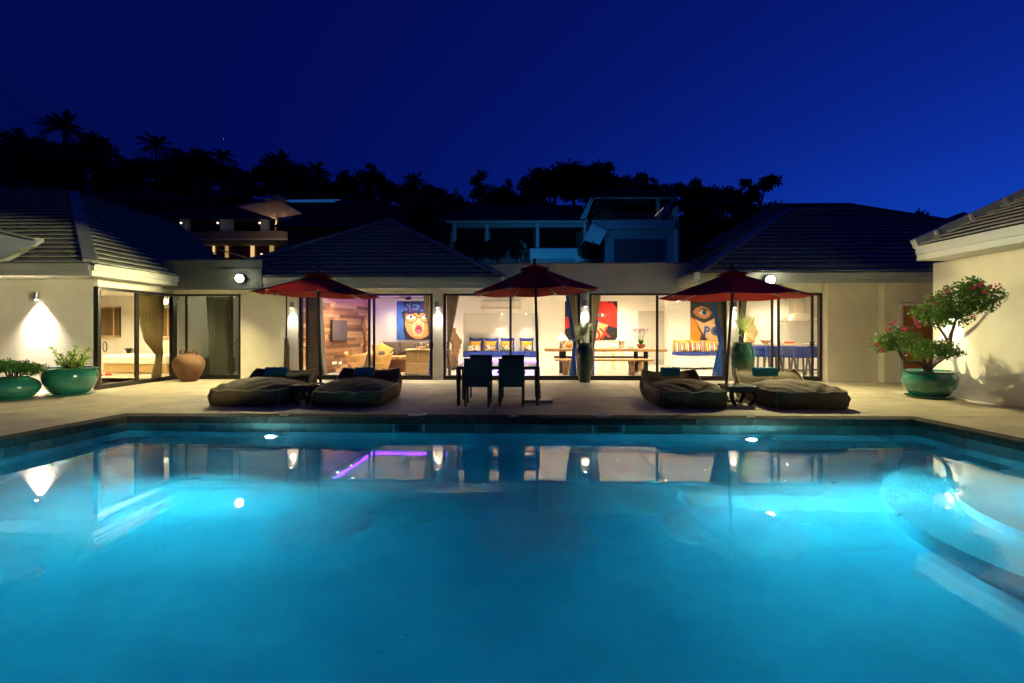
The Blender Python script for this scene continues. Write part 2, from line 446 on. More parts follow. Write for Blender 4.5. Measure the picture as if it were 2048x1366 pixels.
# waterline tiles: a band of small glazed tiles
wt = thing('waterline_tiles', 'grey green mosaic tile band at the waterline under the coping', 'tile band', (0, YP, 0))
tms = [mat(f'waterline_tile_{i}', c, 0.2) for i, c in enumerate([(0.10, 0.17, 0.15), (0.13, 0.20, 0.17), (0.085, 0.15, 0.14)])]
def band(p, q, nrm):
    p, q = Vector(p), Vector(q); L = (q - p).length; e = (q - p) / L; k = int(L / 0.3); w = L / k; nn = Vector(nrm)
    for ms in range(3):
        pass
    mb = MB()
    for i in range(k):
        a = p + e * (w * i + .002); b = p + e * (w * (i + 1) - .002); mb.prism([(a.x, a.y, -.36), (b.x, b.y, -.36), (b.x, b.y, -.114), (a.x, a.y, -.114)], nn * 0.02, mi=random.randrange(3))
    ob = mb.build('tile_strip', tms, wt); ob['kind'] = 'stuff'
band((xl(YP) - o, YP + o - .001, 0), (xr(YP) + o, YP + o - .001, 0), (0, -1, 0))
band((xl(YP) - o + .001, YP + o, 0), (xl(YN) - o + .001, YN, 0), (1, 0, 0))
band((xr(YN) + o - .001, YN, 0), (xr(YP) + o - .001, YP + o, 0), (-1, 0, 0))
# curved entry steps at the right wall
SC = (6.2, 4.75)
steps = thing('pool_steps', 'three curved underwater steps at the right side of the pool', 'steps', (SC[0], SC[1], ZF))
def half_disc(r, z0, z1):
    pts = []
    for i in range(49):
        t = PI / 2 + PI * i / 48; pts.append((SC[0] + 0.22 + (r + .22) * math.cos(t), SC[1] + r * math.sin(t)))
    pts = [(min(x, xr(y) + 0.01), y) for x, y in pts]
    return MB().prism([(x, y, z0) for x, y in pts], (0, 0, z1 - z0))
for r, a, b in ((2.40, ZF + .004, WL - .9), (1.75, WL - .9, WL - .6), (1.12, WL - .6, WL - .3)):
    half_disc(r, a, b).build('step', pool_m, steps, bevel=0.03)

# water: closed body with real absorption
wm = bpy.data.materials.new('pool_water'); wm.use_nodes = True
N, L = wm.node_tree.nodes, wm.node_tree.links
N.remove(N['Principled BSDF'])
gl = N.new('ShaderNodeBsdfGlass'); gl.inputs['IOR'].default_value = 1.333; gl.inputs['Roughness'].default_value = 0.012
tcw = N.new('ShaderNodeTexCoord'); mpw = N.new('ShaderNodeMapping'); mpw.inputs['Scale'].default_value = (1, .55, 1)
nw = N.new('ShaderNodeTexNoise'); nw.inputs['Scale'].default_value = 2.2; nw.inputs['Detail'].default_value = 3
bw = N.new('ShaderNodeBump'); bw.inputs['Strength'].default_value = 0.10; bw.inputs['Distance'].default_value = 0.012
L.new(tcw.outputs['Object'], mpw.inputs[0]); L.new(mpw.outputs[0], nw.inputs['Vector']); L.new(nw.outputs[0], bw.inputs['Height']); L.new(bw.outputs[0], gl.inputs['Normal'])
L.new(gl.outputs[0], N['Material Output'].inputs['Surface'])
va = N.new('ShaderNodeVolumeAbsorption'); va.inputs['Color'].default_value = (0.11, 0.86, 0.935, 1); va.inputs['Density'].default_value = 0.70
L.new(va.outputs[0], N['Material Output'].inputs['Volume'])
e = 0.028
W4 = [(xl(YP) - e + .015, YP + e - .015), (xr(YP) + e - .015, YP + e - .015), (xr(YN) + e, YN - e), (xl(YN) - e, YN - e)]
wb = MB().prism([(x, y, ZF - .02) for x, y in W4], (0, 0, WL - ZF + .02))
struct(wb, 'pool_water', wm)
# underwater lamps
for k, (px, py) in enumerate(((543, 875), (1501, 881))):
    x = X(px, YP); z = WL - 0.43
    t = thing('pool_light', ('left' if k == 0 else 'right') + ' round underwater lamp glowing on the far pool wall', 'pool light', (x, YP, z), 'underwater pool lamps')
    bz = MB()
    bz.tube([(x, YP + .03, z), (x, YP - .03, z)], [.115, .105], 24).build('bezel', white_m, t)
    MB().tube([(x, YP - .031, z), (x, YP - .038, z)], [.08, .075], 24).build('lens', emis('pool_lamp_glow', (0.55, 0.97, 1.0), 45), t)
    lamp('beam', 'SPOT', (x, YP - .06, z), POOLW, (0.55, 0.93, 1.0), t, (0.02 if k else -0.02, -1, 0.48), size=.05, angle=132, blend=1)
# skimmer mouths
for px, lab in ((817, 'skimmer mouth in the far pool wall behind the left bean bags'), (1216, 'skimmer mouth in the far pool wall right of the table')):
    x = X(px, YP); t = thing('pool_skimmer', lab, 'skimmer', (x, YP, WL))
    MB().box(x - .26, x - .22, YP - .02, YP + .02, WL - .06, -.118).box(x + .22, x + .26, YP - .02, YP + .02, WL - .06, -.118).box(x - .26, x + .26, YP - .022, YP + .02, WL - .06, WL - .03).build('frame', mat('skimmer_plastic', (.28, .40, .38), .4), t, bevel=.005)
    MB().box(x - .15, x + .15, YP - .012, YP - .004, WL - .02, -.13).build('flap', mat('skimmer_dark', (.02, .035, .03), .4), t)
# skimmer lids in the deck
lidm = mat('lid_plastic', (.62, .58, .50), .5)
for (px, py), lab in (((832, 831), 'round skimmer lid set in the deck behind the second bean bag'), ((1204, 832), 'round skimmer lid set in the deck right of the dining table')):
    p = at(px, py); t = thing('skimmer_lid', lab, 'lid', (p.x, p.y + .1, 0))
    MB().lathe([(.155, 0.0), (.155, .010), (.13, .012)], 32, (p.x, p.y + .1, 0)).build('rim', lidm, t)
    MB().lathe([(.122, 0.0), (.122, .016), (.02, .018)], 32, (p.x, p.y + .1, 0)).build('cover', mat('lid_dark', (.40, .34, .28), .6), t)
for px, lab in ((568, 'thin pale depth marker plate on the left part of the coping'), (1027, 'thin pale depth marker plate at the middle of the coping'), (1502, 'thin pale depth marker plate on the right part of the coping')):
    x = X(px, YP + .12); tag(MB().box(x - .07, x + .07, YP + .09, YP + .14, -.004, .008).build('coping_plate', lidm), lab, 'plate')
# fallen leaves on the water and fittings on the floor
def floater(px, py, s, lab):
    d = ray(px, py); t = (WL - CH) / d.z; p = Vector((d.x * t, d.y * t, WL + .004)); mb = MB()
    for a in (0.3, 2.2, 4.0):
        q = [(0, 0, 0), (.5, .22, .05), (1, 0, .02), (.5, -.22, .05)]
        M_ = Matrix.Rotation(a, 3, 'Z'); mb.add([p + M_ @ Vector(v) * s for v in q], [(0, 1, 2, 3)])
    tag(mb.build('fallen_leaf', mat('wet_leaf', (.02, .035, .015), .5)), lab, 'leaf')
floater(1668, 966, .055, 'dark leaf floating over the bright right end of the pool')
floater(1797, 1031, .045, 'dark leaf floating above the lowest curved pool step')
floater(391, 958, .05, 'small leaf floating near the left end of the pool')
floater(813, 1272, .014, 'tiny dark speck of leaf floating in the near middle of the pool')
floater(758, 1305, .010, 'tinier dark speck floating left of the near middle speck')
floater(485, 1135, .012, 'tiny leaf speck floating below the reflected left floodlight')

# ================================================================== FACADE
YF = 14.0
walls = MB()
ZT = 2.42
def wallpiece(x0, x1, y0, y1, z0=-0.12, z1=3.0, m=plaster, name='wall', lab=None, cat='wall'):
    o = MB().box(x0, x1, y0, y1, z0, z1).build(name, m); o['kind'] = 'structure'
    if lab: o['label'] = lab
    return o
house = thing('main_house', 'long white pool villa with wide glass doors, lit rooms and grey tiled hip roofs', 'house', (0, 14, 0))
bedw = thing('bedroom_wing', 'white bedroom wing on the left with a grey hip roof and floodlit eave', 'house', (-13, 12, 0))
rwing = thing('side_wing', 'white wing at the right edge with a gabled tiled roof and boarded soffit', 'house', (9, 9, 0))

def wp(par, x0, x1, y0, y1, z0, z1, m=plaster, name='wall', bevel=0.006): return MB().box(x0, x1, y0, y1, z0, z1).build(name, m, par, bevel=bevel)
# column positions from the photograph
B = dict(a0=X(345, YF), a1=X(483, YF), b0=X(599, YF), b1=X(866, YF), c0=X(887, YF), c1=X(1160, YF), d0=X(1178, YF), d1=X(1452, YF), e0=X(1476, YF), e1=X(1643, YF))
yw0, yw1 = YF - .05, YF + .18
wp(house, B['a1'], X(575, YF), yw0, yw1, -.13, ZT)
wp(house, X(577, YF), B['b0'], yw0 - .03, yw1, -.13, ZT, name='column')
MB().box(X(574, YF) + .0, X(577, YF) - .002, yw0 - .02, yw0 + .1, 0, ZT).build('dark_frame_strip', bronze, house)  # dark bronze frame strip beside the narrow column
wp(house, B['b1'], B['c0'], yw0, yw1, -.13, ZT, name='column')
wp(house, B['c1'], B['d0'], yw0, yw1, -.13, ZT, name='column')
wp(house, B['d1'], B['e0'], yw0, yw1, -.13, ZT, name='column')
XR1 = X(1763, 13.6)
wp(house, B['e1'], XR1, 13.72, 14.1, -.13, 2.78)
DX0, DX1 = X(1810, 13.4), X(1845, 13.4) + .35
wp(house, XR1 + .002, DX0 - .10, 13.5, 14.1, -.13, 2.78)
wp(house, DX0 - .098, DX1 + .6, 13.5, 14.1, 2.13, 2.778)
# lintels and parapet
wp(house, -10.0, X(975, YF), yw0 - .002, yw1, ZT + .002, 2.60)
wp(house, X(975, YF) + .002, X(1400, YF), yw0 - .0, yw1 + .02, ZT + .002, 3.22, m=parapet_m, name='parapet')
MB().box(X(975, YF), X(1400, YF), yw0 - .03, yw1 + .06, 3.222, 3.27).build('parapet_cap', mat('cap_grey', (.30, .29, .27), .7), house, bevel=.006)
wp(house, X(1400, YF) + .002, B['e1'], yw0, yw1, ZT + .002, 2.70)
# side door (orange wood)
fr = MB().box(DX0 - .09, DX0, 13.46, 13.6, 0, 2.12).box(DX0 - .09, DX1, 13.461, 13.6, 2.045, 2.12).build('door_frame', white_m, house, bevel=.004)
dd = MB().box(DX0 + .002, DX1, 13.52, 13.58, .01, 2.04).build('door', oak_door, house)
MB().box(DX0 + .02, DX0 + .12, 13.50, 13.53, .03, 2.02).box(DX0 + .12, DX1, 13.50, 13.53, .03, .25).box(DX0 + .12, DX1, 13.50, 13.53, 1.90, 2.02).box(DX0 + .12, DX1, 13.50, 13.53, .95, 1.07).build('door_rail', oak_door, dd, bevel=.008)

# ------------------------------------------------------------ roofs
def clip(poly, a, b, c):                 # keep a*u + b*v <= c
    out = []
    for i in range(len(poly)):
        p, q = poly[i], poly[(i + 1) % len(poly)]
        dp, dq = a * p[0] + b * p[1] - c, a * q[0] + b * q[1] - c
        if dp <= 0: out.append(p)
        if (dp < 0 < dq) or (dq < 0 < dp):
            t = dp / (dp - dq); out.append((p[0] + t * (q[0] - p[0]), p[1] + t * (q[1] - p[1])))
    return out
def area(p): return abs(sum(p[i][0] * p[(i + 1) % len(p)][1] - p[(i + 1) % len(p)][0] * p[i][1] for i in range(len(p)))) / 2
def roof_face(par, pts, single=False, tw=.33, th=.30, lim=300, m=tile_m):
    """pts: world polygon, pts[0]->pts[1] is the eave. Tiles are laid in straight courses up the slope and cut at hips."""
    P = [Vector(p) for p in pts]; e = (P[1] - P[0]).normalized(); nrm = e.cross(P[2] - P[1]).normalized()
    if nrm.z < 0: nrm = -nrm
    s = nrm.cross(e).normalized()
    if s.z < 0: s = -s
    uv = [((p - P[0]).dot(e), (p - P[0]).dot(s)) for p in P]
    c_ = (sum(p[0] for p in uv) / len(uv), sum(p[1] for p in uv) / len(uv)); edges = []
    for i in range(len(uv)):
        (x0, y0), (x1, y1) = uv[i], uv[(i + 1) % len(uv)]
        a, b = (y1 - y0), -(x1 - x0); c = a * x0 + b * y0
        if a * c_[0] + b * c_[1] > c: a, b, c = -a, -b, -c
        edges.append((a, b, c))
    base = MB().prism([p for p in P], -nrm * .04).build('roof', mat('roof_underlay', (.03, .03, .03), .9), par)
    u0, u1 = min(p[0] for p in uv), max(p[0] for p in uv); v1 = max(p[1] for p in uv)
    W = lambda u, v, h: P[0] + e * u + s * v + nrm * h
    cells_ = []
    for r in range(int(v1 / th) + 1):
        off = (r % 2) * tw / 2
        for k in range(int((u1 - u0) / tw) + 2):
            a = u0 + (k - 1) * tw + off; q = [(a + .004, r * th - .02), (a + tw - .004, r * th - .02), (a + tw - .004, r * th + th), (a + .004, r * th + th)]
            for j, ed in enumerate(edges):
                if j == 0: continue
                q = clip(q, *ed)
                if len(q) < 3: break
            if len(q) >= 3 and area(q) > .004: cells_.append((r, q))
    mb = MB(); cnt = 0
    for r, q in cells_:
        jit = random.uniform(-.004, .004)
        H = lambda v: .075 + jit - .062 * ((v - r * th + .02) / th)
        top = [W(u, v, H(v)) for u, v in q]; bot = [W(u, v, H(v) - .034) for u, v in q]
        n = len(q); fs = [tuple(range(n)), tuple(reversed(range(n, 2 * n)))] + [(i, n + i, n + (i + 1) % n, (i + 1) % n) for i in range(n)]
        if single and cnt < lim:
            MB().add(top + bot, fs).build('roof_tile', m, base); cnt += 1
        else: mb.add(top + bot, fs)
    if mb.v:
        o = mb.build('roof_tiles', m, base); o['kind'] = 'stuff'
    return base
def hipcap(par, p, q, w=.26, h=.07, m=cap_m):
    return MB().bar(Vector(p) + Vector((0, 0, .05)), Vector(q) + Vector((0, 0, .05)), w, h, up=(0, 0, 1)).build('hip_cap', m, par, bevel=.02)
def fascia(par, p, q, out, z0, z1):        # a two step fascia board with gutter lip
    p, q, o = Vector(p), Vector(q), Vector(out)
    mb = MB()
    for dz0, dz1, t in ((z0, z0 + (z1 - z0) * .42, .03), (z0 + (z1 - z0) * .42 + .004, z1 - .004, .075)):
        a = [(p.x, p.y, dz0), (q.x, q.y, dz0), (q.x, q.y, dz1), (p.x, p.y, dz1)]
        mb.prism(a, o * t)
    mb.prism([(p.x, p.y, z1 - .035), (q.x, q.y, z1 - .035), (q.x, q.y, z1), (p.x, p.y, z1)], o * .10)
    return mb.build('fascia', fascia_m, par)
soff = mat('soffit_board', (.62, .60, .54), .7)
# living pavilion roof (hip end towards the pool)
EZ = 2.83
ye = 13.5
lx0, lx1 = -9.2, -.62
half = (lx1 - lx0) / 2; ap = ((lx0 + lx1) / 2, ye + half, EZ + .577 * half)
apb = (ap[0], ye + 9.5, ap[2])
roof_face(house, [(lx0, ye, EZ), (lx1, ye, EZ), ap])
roof_face(house, [(lx1, ye, EZ), (lx1, ye + 9.5, EZ), apb, ap])
roof_face(house, [(lx0, ye + 9.5, EZ), (lx0, ye, EZ), ap, apb])
hipcap(house, (lx0, ye, EZ), ap); hipcap(house, (lx1, ye, EZ), ap); hipcap(house, ap, apb)
fascia(house, (-7.15, ye, 0), (lx1, ye, 0), (0, -1, 0), 2.53, EZ - .0)
fascia(house, (lx1, ye, 0), (lx1, ye + 4, 0), (1, 0, 0), 2.532, EZ - .002)
MB().box(-9.95, lx1, ye, yw0 - .003, 2.535, 2.56).build('soffit', soff, house)
MB().box(lx1 - .03, lx1 + .05, ye - .10, ye - .02, 2.68, 2.84).build('gutter_end', white_m, house, bevel=.01)
# flat link parapet with metal bands between the wing and the living roof
lk = MB()
for z0, z1, t in ((2.53, 2.80, .03), (2.804, 3.07, .055), (3.074, 3.32, .02)): lk.box(-9.93, -7.17, ye - .02 - t, ye + .3, z0, z1)
lk.build('metal_parapet', mat('grey_green_metal', (.09, .105, .09), .5), house)
# kitchen pavilion roof
ky = 12.35; kx0, kx1 = X(1399, ky), X(1399, ky) + 11.2; KZ = 2.79; khalf = 4.35
ka = (kx0 + khalf, ky + khalf, KZ + .577 * khalf); kb = (kx1 - khalf, ky + khalf, ka[2])
roof_face(house, [(kx0, ky, KZ), (kx1, ky, KZ), kb, ka])
roof_face(house, [(kx0, ky + 8.7, KZ), (kx0, ky, KZ), ka])
roof_face(house, [(kx1, ky, KZ), (kx1, ky + 8.7, KZ), kb])
hipcap(house, (kx0, ky, KZ), ka); hipcap(house, ka, kb); hipcap(house, (kx1, ky, KZ), kb)
fascia(house, (kx0, ky, 0), (X(1900, ky), ky, 0), (0, -1, 0), 2.545, KZ)
fascia(house, (kx0, ky, 0), (kx0, ky + 1.55, 0), (-1, 0, 0), 2.547, KZ - .002)
MB().box(kx0, X(1900, ky), ky, 13.94, 2.70, 2.725).build('soffit', soff, house)
MB().box(kx0 - .14, kx0 - .02, ky - .12, ky + .02, 2.64, 2.80).build('gutter_end', white_m, house, bevel=.012)
# second hip roof behind the kitchen pavilion
bz = 3.6; by = 18.6
b0, b1 = X(1545, 23.5), X(1698, 23.5)
rz = Z(411, 1600, 23.5)
back = thing('rear_pavilion', 'dark hip roofed pavilion standing behind the kitchen roof', 'building', (b0, 22, 0))
roof_face(back, [(b0 - 5, 18.8, rz - 2.75), (b1 + 6.5, 18.8, rz - 2.75), (b1, 23.5, rz), (b0, 23.5, rz)])
hipcap(back, (b0, 23.5, rz), (b1, 23.5, rz)); hipcap(back, (b1 + 6.5, 18.8, rz - 2.75), (b1, 23.5, rz))
MB().box(b0 - 4, b1 + 5, 19.5, 26, -.1, rz - 2.8).build('wall', plaster, back)

# ------------------------------------------------------------ bedroom wing
bx, byy, bzz = -9.55, 10.75, 2.86
pk = (-14.75, 15.95, 2.86 + .577 * 5.2)
lend = (-24.5, 18.5, pk[2] - .35)
roof_face(bedw, [(-24.5, byy, bzz), (bx, byy, bzz), pk, lend], single=True, lim=140)
# the lit side face
roof_face(bedw, [(bx, byy, bzz), (bx, 17.5, bzz), (bx - 5.2 * .999, 21.0, pk[2]), pk], single=True, lim=300)
hipcap(bedw, (bx, byy, bzz), pk, w=.28); hipcap(bedw, pk, lend)
fascia(bedw, (-24.5, byy, 0), (bx, byy, 0), (0, -1, 0), 2.60, bzz)
fascia(bedw, (bx, byy, 0), (bx, ye - .02, 0), (1, 0, 0), 2.602, bzz - .002)
MB().box(-24.5, bx - .002, byy + .002, 11.418, 2.605, 2.63).box(-9.95, bx - .002, 11.42, 13.9, 2.606, 2.63).build('soffit', soff, bedw)
# walls of the wing: front wall and the side with its sliding door opening
GX = -10.0; BY0, BY1 = 11.42, 14.05
wp(bedw, -24.5, GX - .09, 11.42, 11.62, -.13, 2.60); wp(bedw, GX - .088, GX + .02, 11.422, 11.62, ZT + .002, 2.60)
wp(bedw, GX - .2, GX, 11.622, YF, 2.425, 2.60)
wp(bedw, GX - .15, GX - .01, YF + .2, 17.3, 0, 2.5, m=plaster_in)
# white verge of a lower roof in front of the wing at the far left
vz = [(0, 463), (79, 481), (60, 492), (8, 520), (-60, 525), (-60, 450)]
Yv = 10.4
vg = thing('porch_gable', 'pale gable end of a low porch roof at the far left edge', 'gable', (X(20, Yv), Yv, 2.9))
MB().prism([(X(a, Yv), Yv, Z(b, a, Yv)) for a, b in vz], (0, .12, 0)).build('gable_board', mat('gable_blue_grey', (.42, .47, .50), .7), vg)
hp = [(-60, 450), (0, 463), (79, 481)]
for (a, b), (c, d) in zip(hp, hp[1:]): MB().bar((X(a, Yv), Yv, Z(b, a, Yv) + .02), (X(c, Yv), Yv, Z(d, c, Yv) + .02), .22, .05).build('verge_cap', cap_m, vg)
MB().bar((X(5, Yv), Yv - .03, Z(520, 5, Yv)), (X(72, Yv + .1), Yv + .1, Z(490, 72, Yv + .1)), .10, .05).build('valley_gutter', tile_m, vg)

# ------------------------------------------------------------ side wing on the right
WX = 8.9; WY = 11.15; GZ = 2.86
wp(rwing, WX, WX + 8, -6, WY, -.13, GZ)
ex = 8.28; ey = WY - .42; pit = math.tan(R(25))
roof_face(rwing, [(ex, ey, GZ + .30), (ex, -6, GZ + .30), (ex + 6, -6, GZ + .30 + 6 * pit), (ex + 6, ey, GZ + .30 + 6 * pit)], single=True, lim=300, m=mat('roof_tile_pale', (.34, .34, .32), .75, var=.25, scale=7, bump=.4, bscale=50))
rf = MB().prism([(ex, ey, GZ + .002), (ex, ey, GZ + .12), (ex, -6, GZ + .12), (ex, -6, GZ + .002)], (-.03, 0, 0)).prism([(ex, ey, GZ + .124), (ex, ey, GZ + .29), (ex, -6, GZ + .29), (ex, -6, GZ + .124)], (-.075, 0, 0))
rf.build('fascia', white_m, rwing)
for k in range(28):                        # boarded soffit
    MB().box(ex + .002, WX - .002, ey - .002 - (k + 1) * .2 + .006, ey - .002 - k * .2, GZ + .002, GZ + .02).build('soffit_board', soff, rwing)
MB().box(ex + .0, WX + 6, ey + .002, ey + .06, GZ + .0, GZ + .29).build('end_board', white_m, rwing)
va_ = Vector((ex - .10, ey + .0, GZ + .34)); vb_ = va_ + Vector((6.4, 0, 6.4 * pit))
MB().bar(va_, vb_, .20, .16, up=(0, 1, 0)).build('verge_flashing', mat('galvanised', (.42, .45, .46), .45, metal=.4), rwing, bevel=.012)
for k in range(9): 
    q = va_ + (vb_ - va_) * (.06 + k * .11); MB().bar(q - Vector((.03, .11, 0)), q + Vector((.03, -.11, .03)), .2, .02, up=(0, 1, 0)).build('bracket', white_m, rwing)

# ------------------------------------------------------------ sliding doors
def door_bay(par, x0, x1, y, stiles, handles, lab, top=ZT, fl=.07, frr=.07):
    f = MB().box(x0, x0 + fl, y - .03, y + .09, 0, top).box(x1 - frr, x1, y - .03, y + .09, 0, top).box(x0 + fl, x1 - frr, y - .028, y + .088, top - .055, top - .001).box(x0 + fl, x1 - frr, y - .028, y + .088, 0, .125)
    f = f.build('glass_door', bronze, par, label=lab)
    xs = [x0 + fl] + [X(p, y) for p in stiles] + [x1 - frr]
    for i, p in enumerate(stiles): MB().box(X(p, y) - .033, X(p, y) + .033, y + (.0 if i % 2 else .025), y + (.03 if i % 2 else .055), .126, top - .056).build('stile', bronze, f)
    for a, b in zip(xs, xs[1:]):
        if b - a > .25: MB().box(a + .034, b - .034, y + .02, y + .028, .127, top - .057).build('pane', glass, f)
    for hx, hz in handles:
        mb = MB(); c = Vector((X(hx, y), y - .05, hz)); mb.tube([c + Vector((.055 * math.sin(t * PI / 8), 0, .12 * math.cos(t * PI / 8))) for t in range(17)], .010, 6, cap=False); mb.build('handle', bronze, f, smooth=True)
    return f
door_bay(house, B['a0'], B['a1'], YF, [371, 463], [(478, 1.02)], 'dark framed sliding glass door in front of the unlit bathroom')
door_bay(house, B['b0'], B['b1'], YF, [613, 738.5, 747.5], [(611, 1.02), (863, .98)], 'sliding glass door of the living room with the timber wall')
door_bay(house, B['c0'], B['c1'], YF, [1021], [(891, .98)], 'sliding glass door in front of the blue cushioned niche')
door_bay(house, B['d0'], B['d1'], YF, [1315], [], 'sliding glass door in front of the long dining table')
door_bay(house, B['e0'], B['e1'], YF, [1545.5, 1557.5, 1626], [(1622, 1.0)], 'sliding glass door of the kitchen with blue stools')
# side door of the bedroom
f = MB().box(GX - .08, GX + .03, BY0, BY0 + .09, 0, ZT).box(GX - .08, GX + .03, BY1 - .14, BY1 - .06, 0, ZT).box(GX - .079, GX + .028, BY0 + .09, BY1 - .14, ZT - .07, ZT - .001).box(GX - .079, GX + .028, BY0 + .09, BY1 - .14, 0, .11).build('glass_door', bronze, bedw, label='sliding glass door of the lit bedroom at the left')
def side_y(px): # y on plane x = GX
    d = ray(px, 660); return d.y * GX / d.x
ys_ = side_y(275)
MB().box(GX - .05, GX + .005, ys_ - .05, ys_ + .05, .112, ZT - .072).build('stile', bronze, f)
for a, b in ((BY0 + .09, ys_ - .05), (ys_ + .05, BY1 - .14)): MB().box(GX - .03, GX - .022, a + .001, b - .001, .112, ZT - .072).build('pane', glass, f)
c = Vector((GX + .05, BY0 + .17, 1.0)); MB().tube([c + Vector((0, .055 * math.sin(t * PI / 8), .12 * math.cos(t * PI / 8))) for t in range(17)], .010, 6, cap=False).build('handle', bronze, f, smooth=True)

# ------------------------------------------------------------ curtains
def curtain(name, lab, rows, Y, m, folds=7, amp=.035, group=None, parent=None, z_to=None):
    """rows: (z, left x, right x) from top to bottom."""
    def fn(u, v):
        t = u * (len(rows) - 1); i = min(int(t), len(rows) - 2); k = t - i; k = k * k * (3 - 2 * k) if False else k
        z = rows[i][0] * (1 - k) + rows[i + 1][0] * k; a = rows[i][1] * (1 - k) + rows[i + 1][1] * k; b = rows[i][2] * (1 - k) + rows[i + 1][2] * k
        w = abs(b - a); return (a + (b - a) * v, Y + amp * math.sin(v * folds * 2 * PI + u * .6) * min(1, .35 + w), z)
    return MB().grid(fn, (len(rows) - 1) * 8, folds * 12).build(name, m, parent, smooth=True)
def pz(py, Y): return CH + (660 - py) / 1000 * Y
def px_rows(l, Y): return [(max(.02, pz(py, Y)), X(a, Y), X(b, Y)) for py, a, b in l]
cg = 'curtains behind the glass doors'
YC = YF + .22
def cur(lab, main, lin=None, folds=7, amp=.035, m=beige_m):
    t = thing('curtain', lab, 'curtain', (X(main[0][1], YC), YC, 0), cg)
    curtain('drape', '', px_rows(main, YC), YC, m, folds, amp, parent=t)
    if lin: curtain('lining', '', px_rows(lin, YC - .05), YC - .05, lining, 3, .02, parent=t)
    return t
cur('grey green curtain hanging straight at the left end of the living room', [(589, 614, 640), (690, 616, 641), (757, 616, 650)], folds=9)
t_ = thing('sheer_panel', 'thin pale sheer curtain beside the timber plank wall', 'curtain', (X(645, YC), YC + .1, 0), cg)
curtain('drape', '', px_rows([(589, 636, 645), (690, 636, 650), (757, 632, 655)], YC + .08), YC + .08, sheer, 6, .02, parent=t_)
cur('tied back curtain with blue edge beside the portrait with glasses', [(589, 846, 866), (640, 853, 866), (690, 861, 867), (757, 857, 867)], [(680, 860, 863), (700, 860, 865), (757, 856, 866)], folds=5)
cur('tied back curtain at the left of the blue cushioned niche', [(589, 893, 919), (640, 894, 909), (688, 894, 899), (700, 894, 899), (757, 896, 903)], folds=6)
cur('tied back curtain with blue lining left of the middle spiky vase', [(589, 1135, 1158), (640, 1141, 1158), (685, 1149, 1158), (700, 1150, 1158), (757, 1146, 1160)], [(589, 1131, 1137), (640, 1137, 1145), (688, 1146, 1152), (757, 1138, 1152)], folds=6)
cur('tied back curtain right of the middle spiky vase by the red painting', [(589, 1182, 1202), (640, 1182, 1195), (690, 1181, 1187), (757, 1180, 1188)], [(640, 1193, 1197), (690, 1186, 1189), (757, 1184, 1189)], folds=5)
cur('tied back curtain with broad blue lining beside the masked face painting', [(589, 1424, 1452), (640, 1432, 1452), (688, 1447, 1453), (757, 1446, 1456)], [(589, 1419, 1427), (640, 1429, 1438), (688, 1437, 1452), (757, 1422, 1449)], folds=7)
cur('tied back curtain at the left edge of the kitchen door', [(589, 1480, 1496), (640, 1480, 1489), (690, 1480, 1484), (757, 1480, 1486)], folds=5)
# ================================================================== INTERIOR
YB = 18.9; XA, XB = -6.62, 9.0; CZ = 2.78
struct(MB().box(-6.6, 10.5, YF + .09, YB + .8, -.15, .0), 'interior_floor', floor_m)
struct(MB().box(-6.6, 10.7, YF + .182, YB + .8, CZ, CZ + .1), 'interior_ceiling', plaster_in)
NX0, NX1 = X(926, YB), X(1078, YB); NZ = Z(627, 1000, YB)
iw = MB().box(-6.6, NX0, YB, YB + .15, 0, CZ).box(NX1, X(1334, YB), YB + .001, YB + .15, 0, CZ).box(NX0, NX1, YB + .0005, YB + .15, NZ, CZ)
iw.box(NX0 - .1, NX1 + .1, YB + .6, YB + .7, 0, NZ + .1).box(NX0 - .1, NX0, YB + .15, YB + .6, 0, NZ + .1).box(NX1, NX1 + .1, YB + .15, YB + .6, 0, NZ + .1).box(NX0, NX1, YB + .15, YB + .6, NZ, NZ + .1)
struct(iw, 'interior_wall', plaster_in)
struct(MB().box(X(1336, YB - .5), 10.6, YB - .5, YB - .35, 0, CZ).box(X(1336, YB - .5), X(1336, YB - .5) + .12, YB - .35, YB + .1, 0, CZ), 'dining_wall', plaster_in)
struct(MB().box(10.45, 10.6, 14.2, YB, 0, CZ), 'kitchen_wall', plaster_in)
# timber plank wall of the living room
p0, p1 = Vector((-6.55, 14.35, 0)), Vector((-5.95, 18.85, 0))
tw = thing('timber_wall', 'wall clad in horizontal reddish brown timber planks beside the television', 'timber wall', (-6.4, 15, 0))
e_ = (p1 - p0).normalized(); nn = Vector((e_.y, -e_.x, 0)); Lw = (p1 - p0).length
MB().prism([p0, p1, p1 + Vector((0, 0, CZ)), p0 + Vector((0, 0, CZ))], -nn * .1).build('backing', mat('dark_backing', (.05, .03, .02), .9), tw)
ph = .113
pm = {}
for r in range(int(CZ / ph)):
    x = -random.random() * 1.2
    while x < Lw:
        ln = random.choice((.9, 1.3, 1.8)); a, b = max(0, x) + .003, min(Lw, x + ln) - .003
        if b - a > .1:
            dp = random.uniform(.012, .045); q = [p0 + e_ * a + Vector((0, 0, r * ph + .003)), p0 + e_ * b + Vector((0, 0, r * ph + .003)), p0 + e_ * b + Vector((0, 0, (r + 1) * ph - .003)), p0 + e_ * a + Vector((0, 0, (r + 1) * ph - .003))]
            MB().prism(q, nn * dp).build('plank', random.choice(plank_ms), tw)
        x += ln
def wallpt(px, py, off=.05):               # a point of the timber wall seen at a pixel
    d = ray(px, py); o0 = p0 + nn * off; t = o0.xy.dot(nn.xy) / d.xy.dot(nn.xy); return Vector((d.x * t, d.y * t, CH + d.z * t))
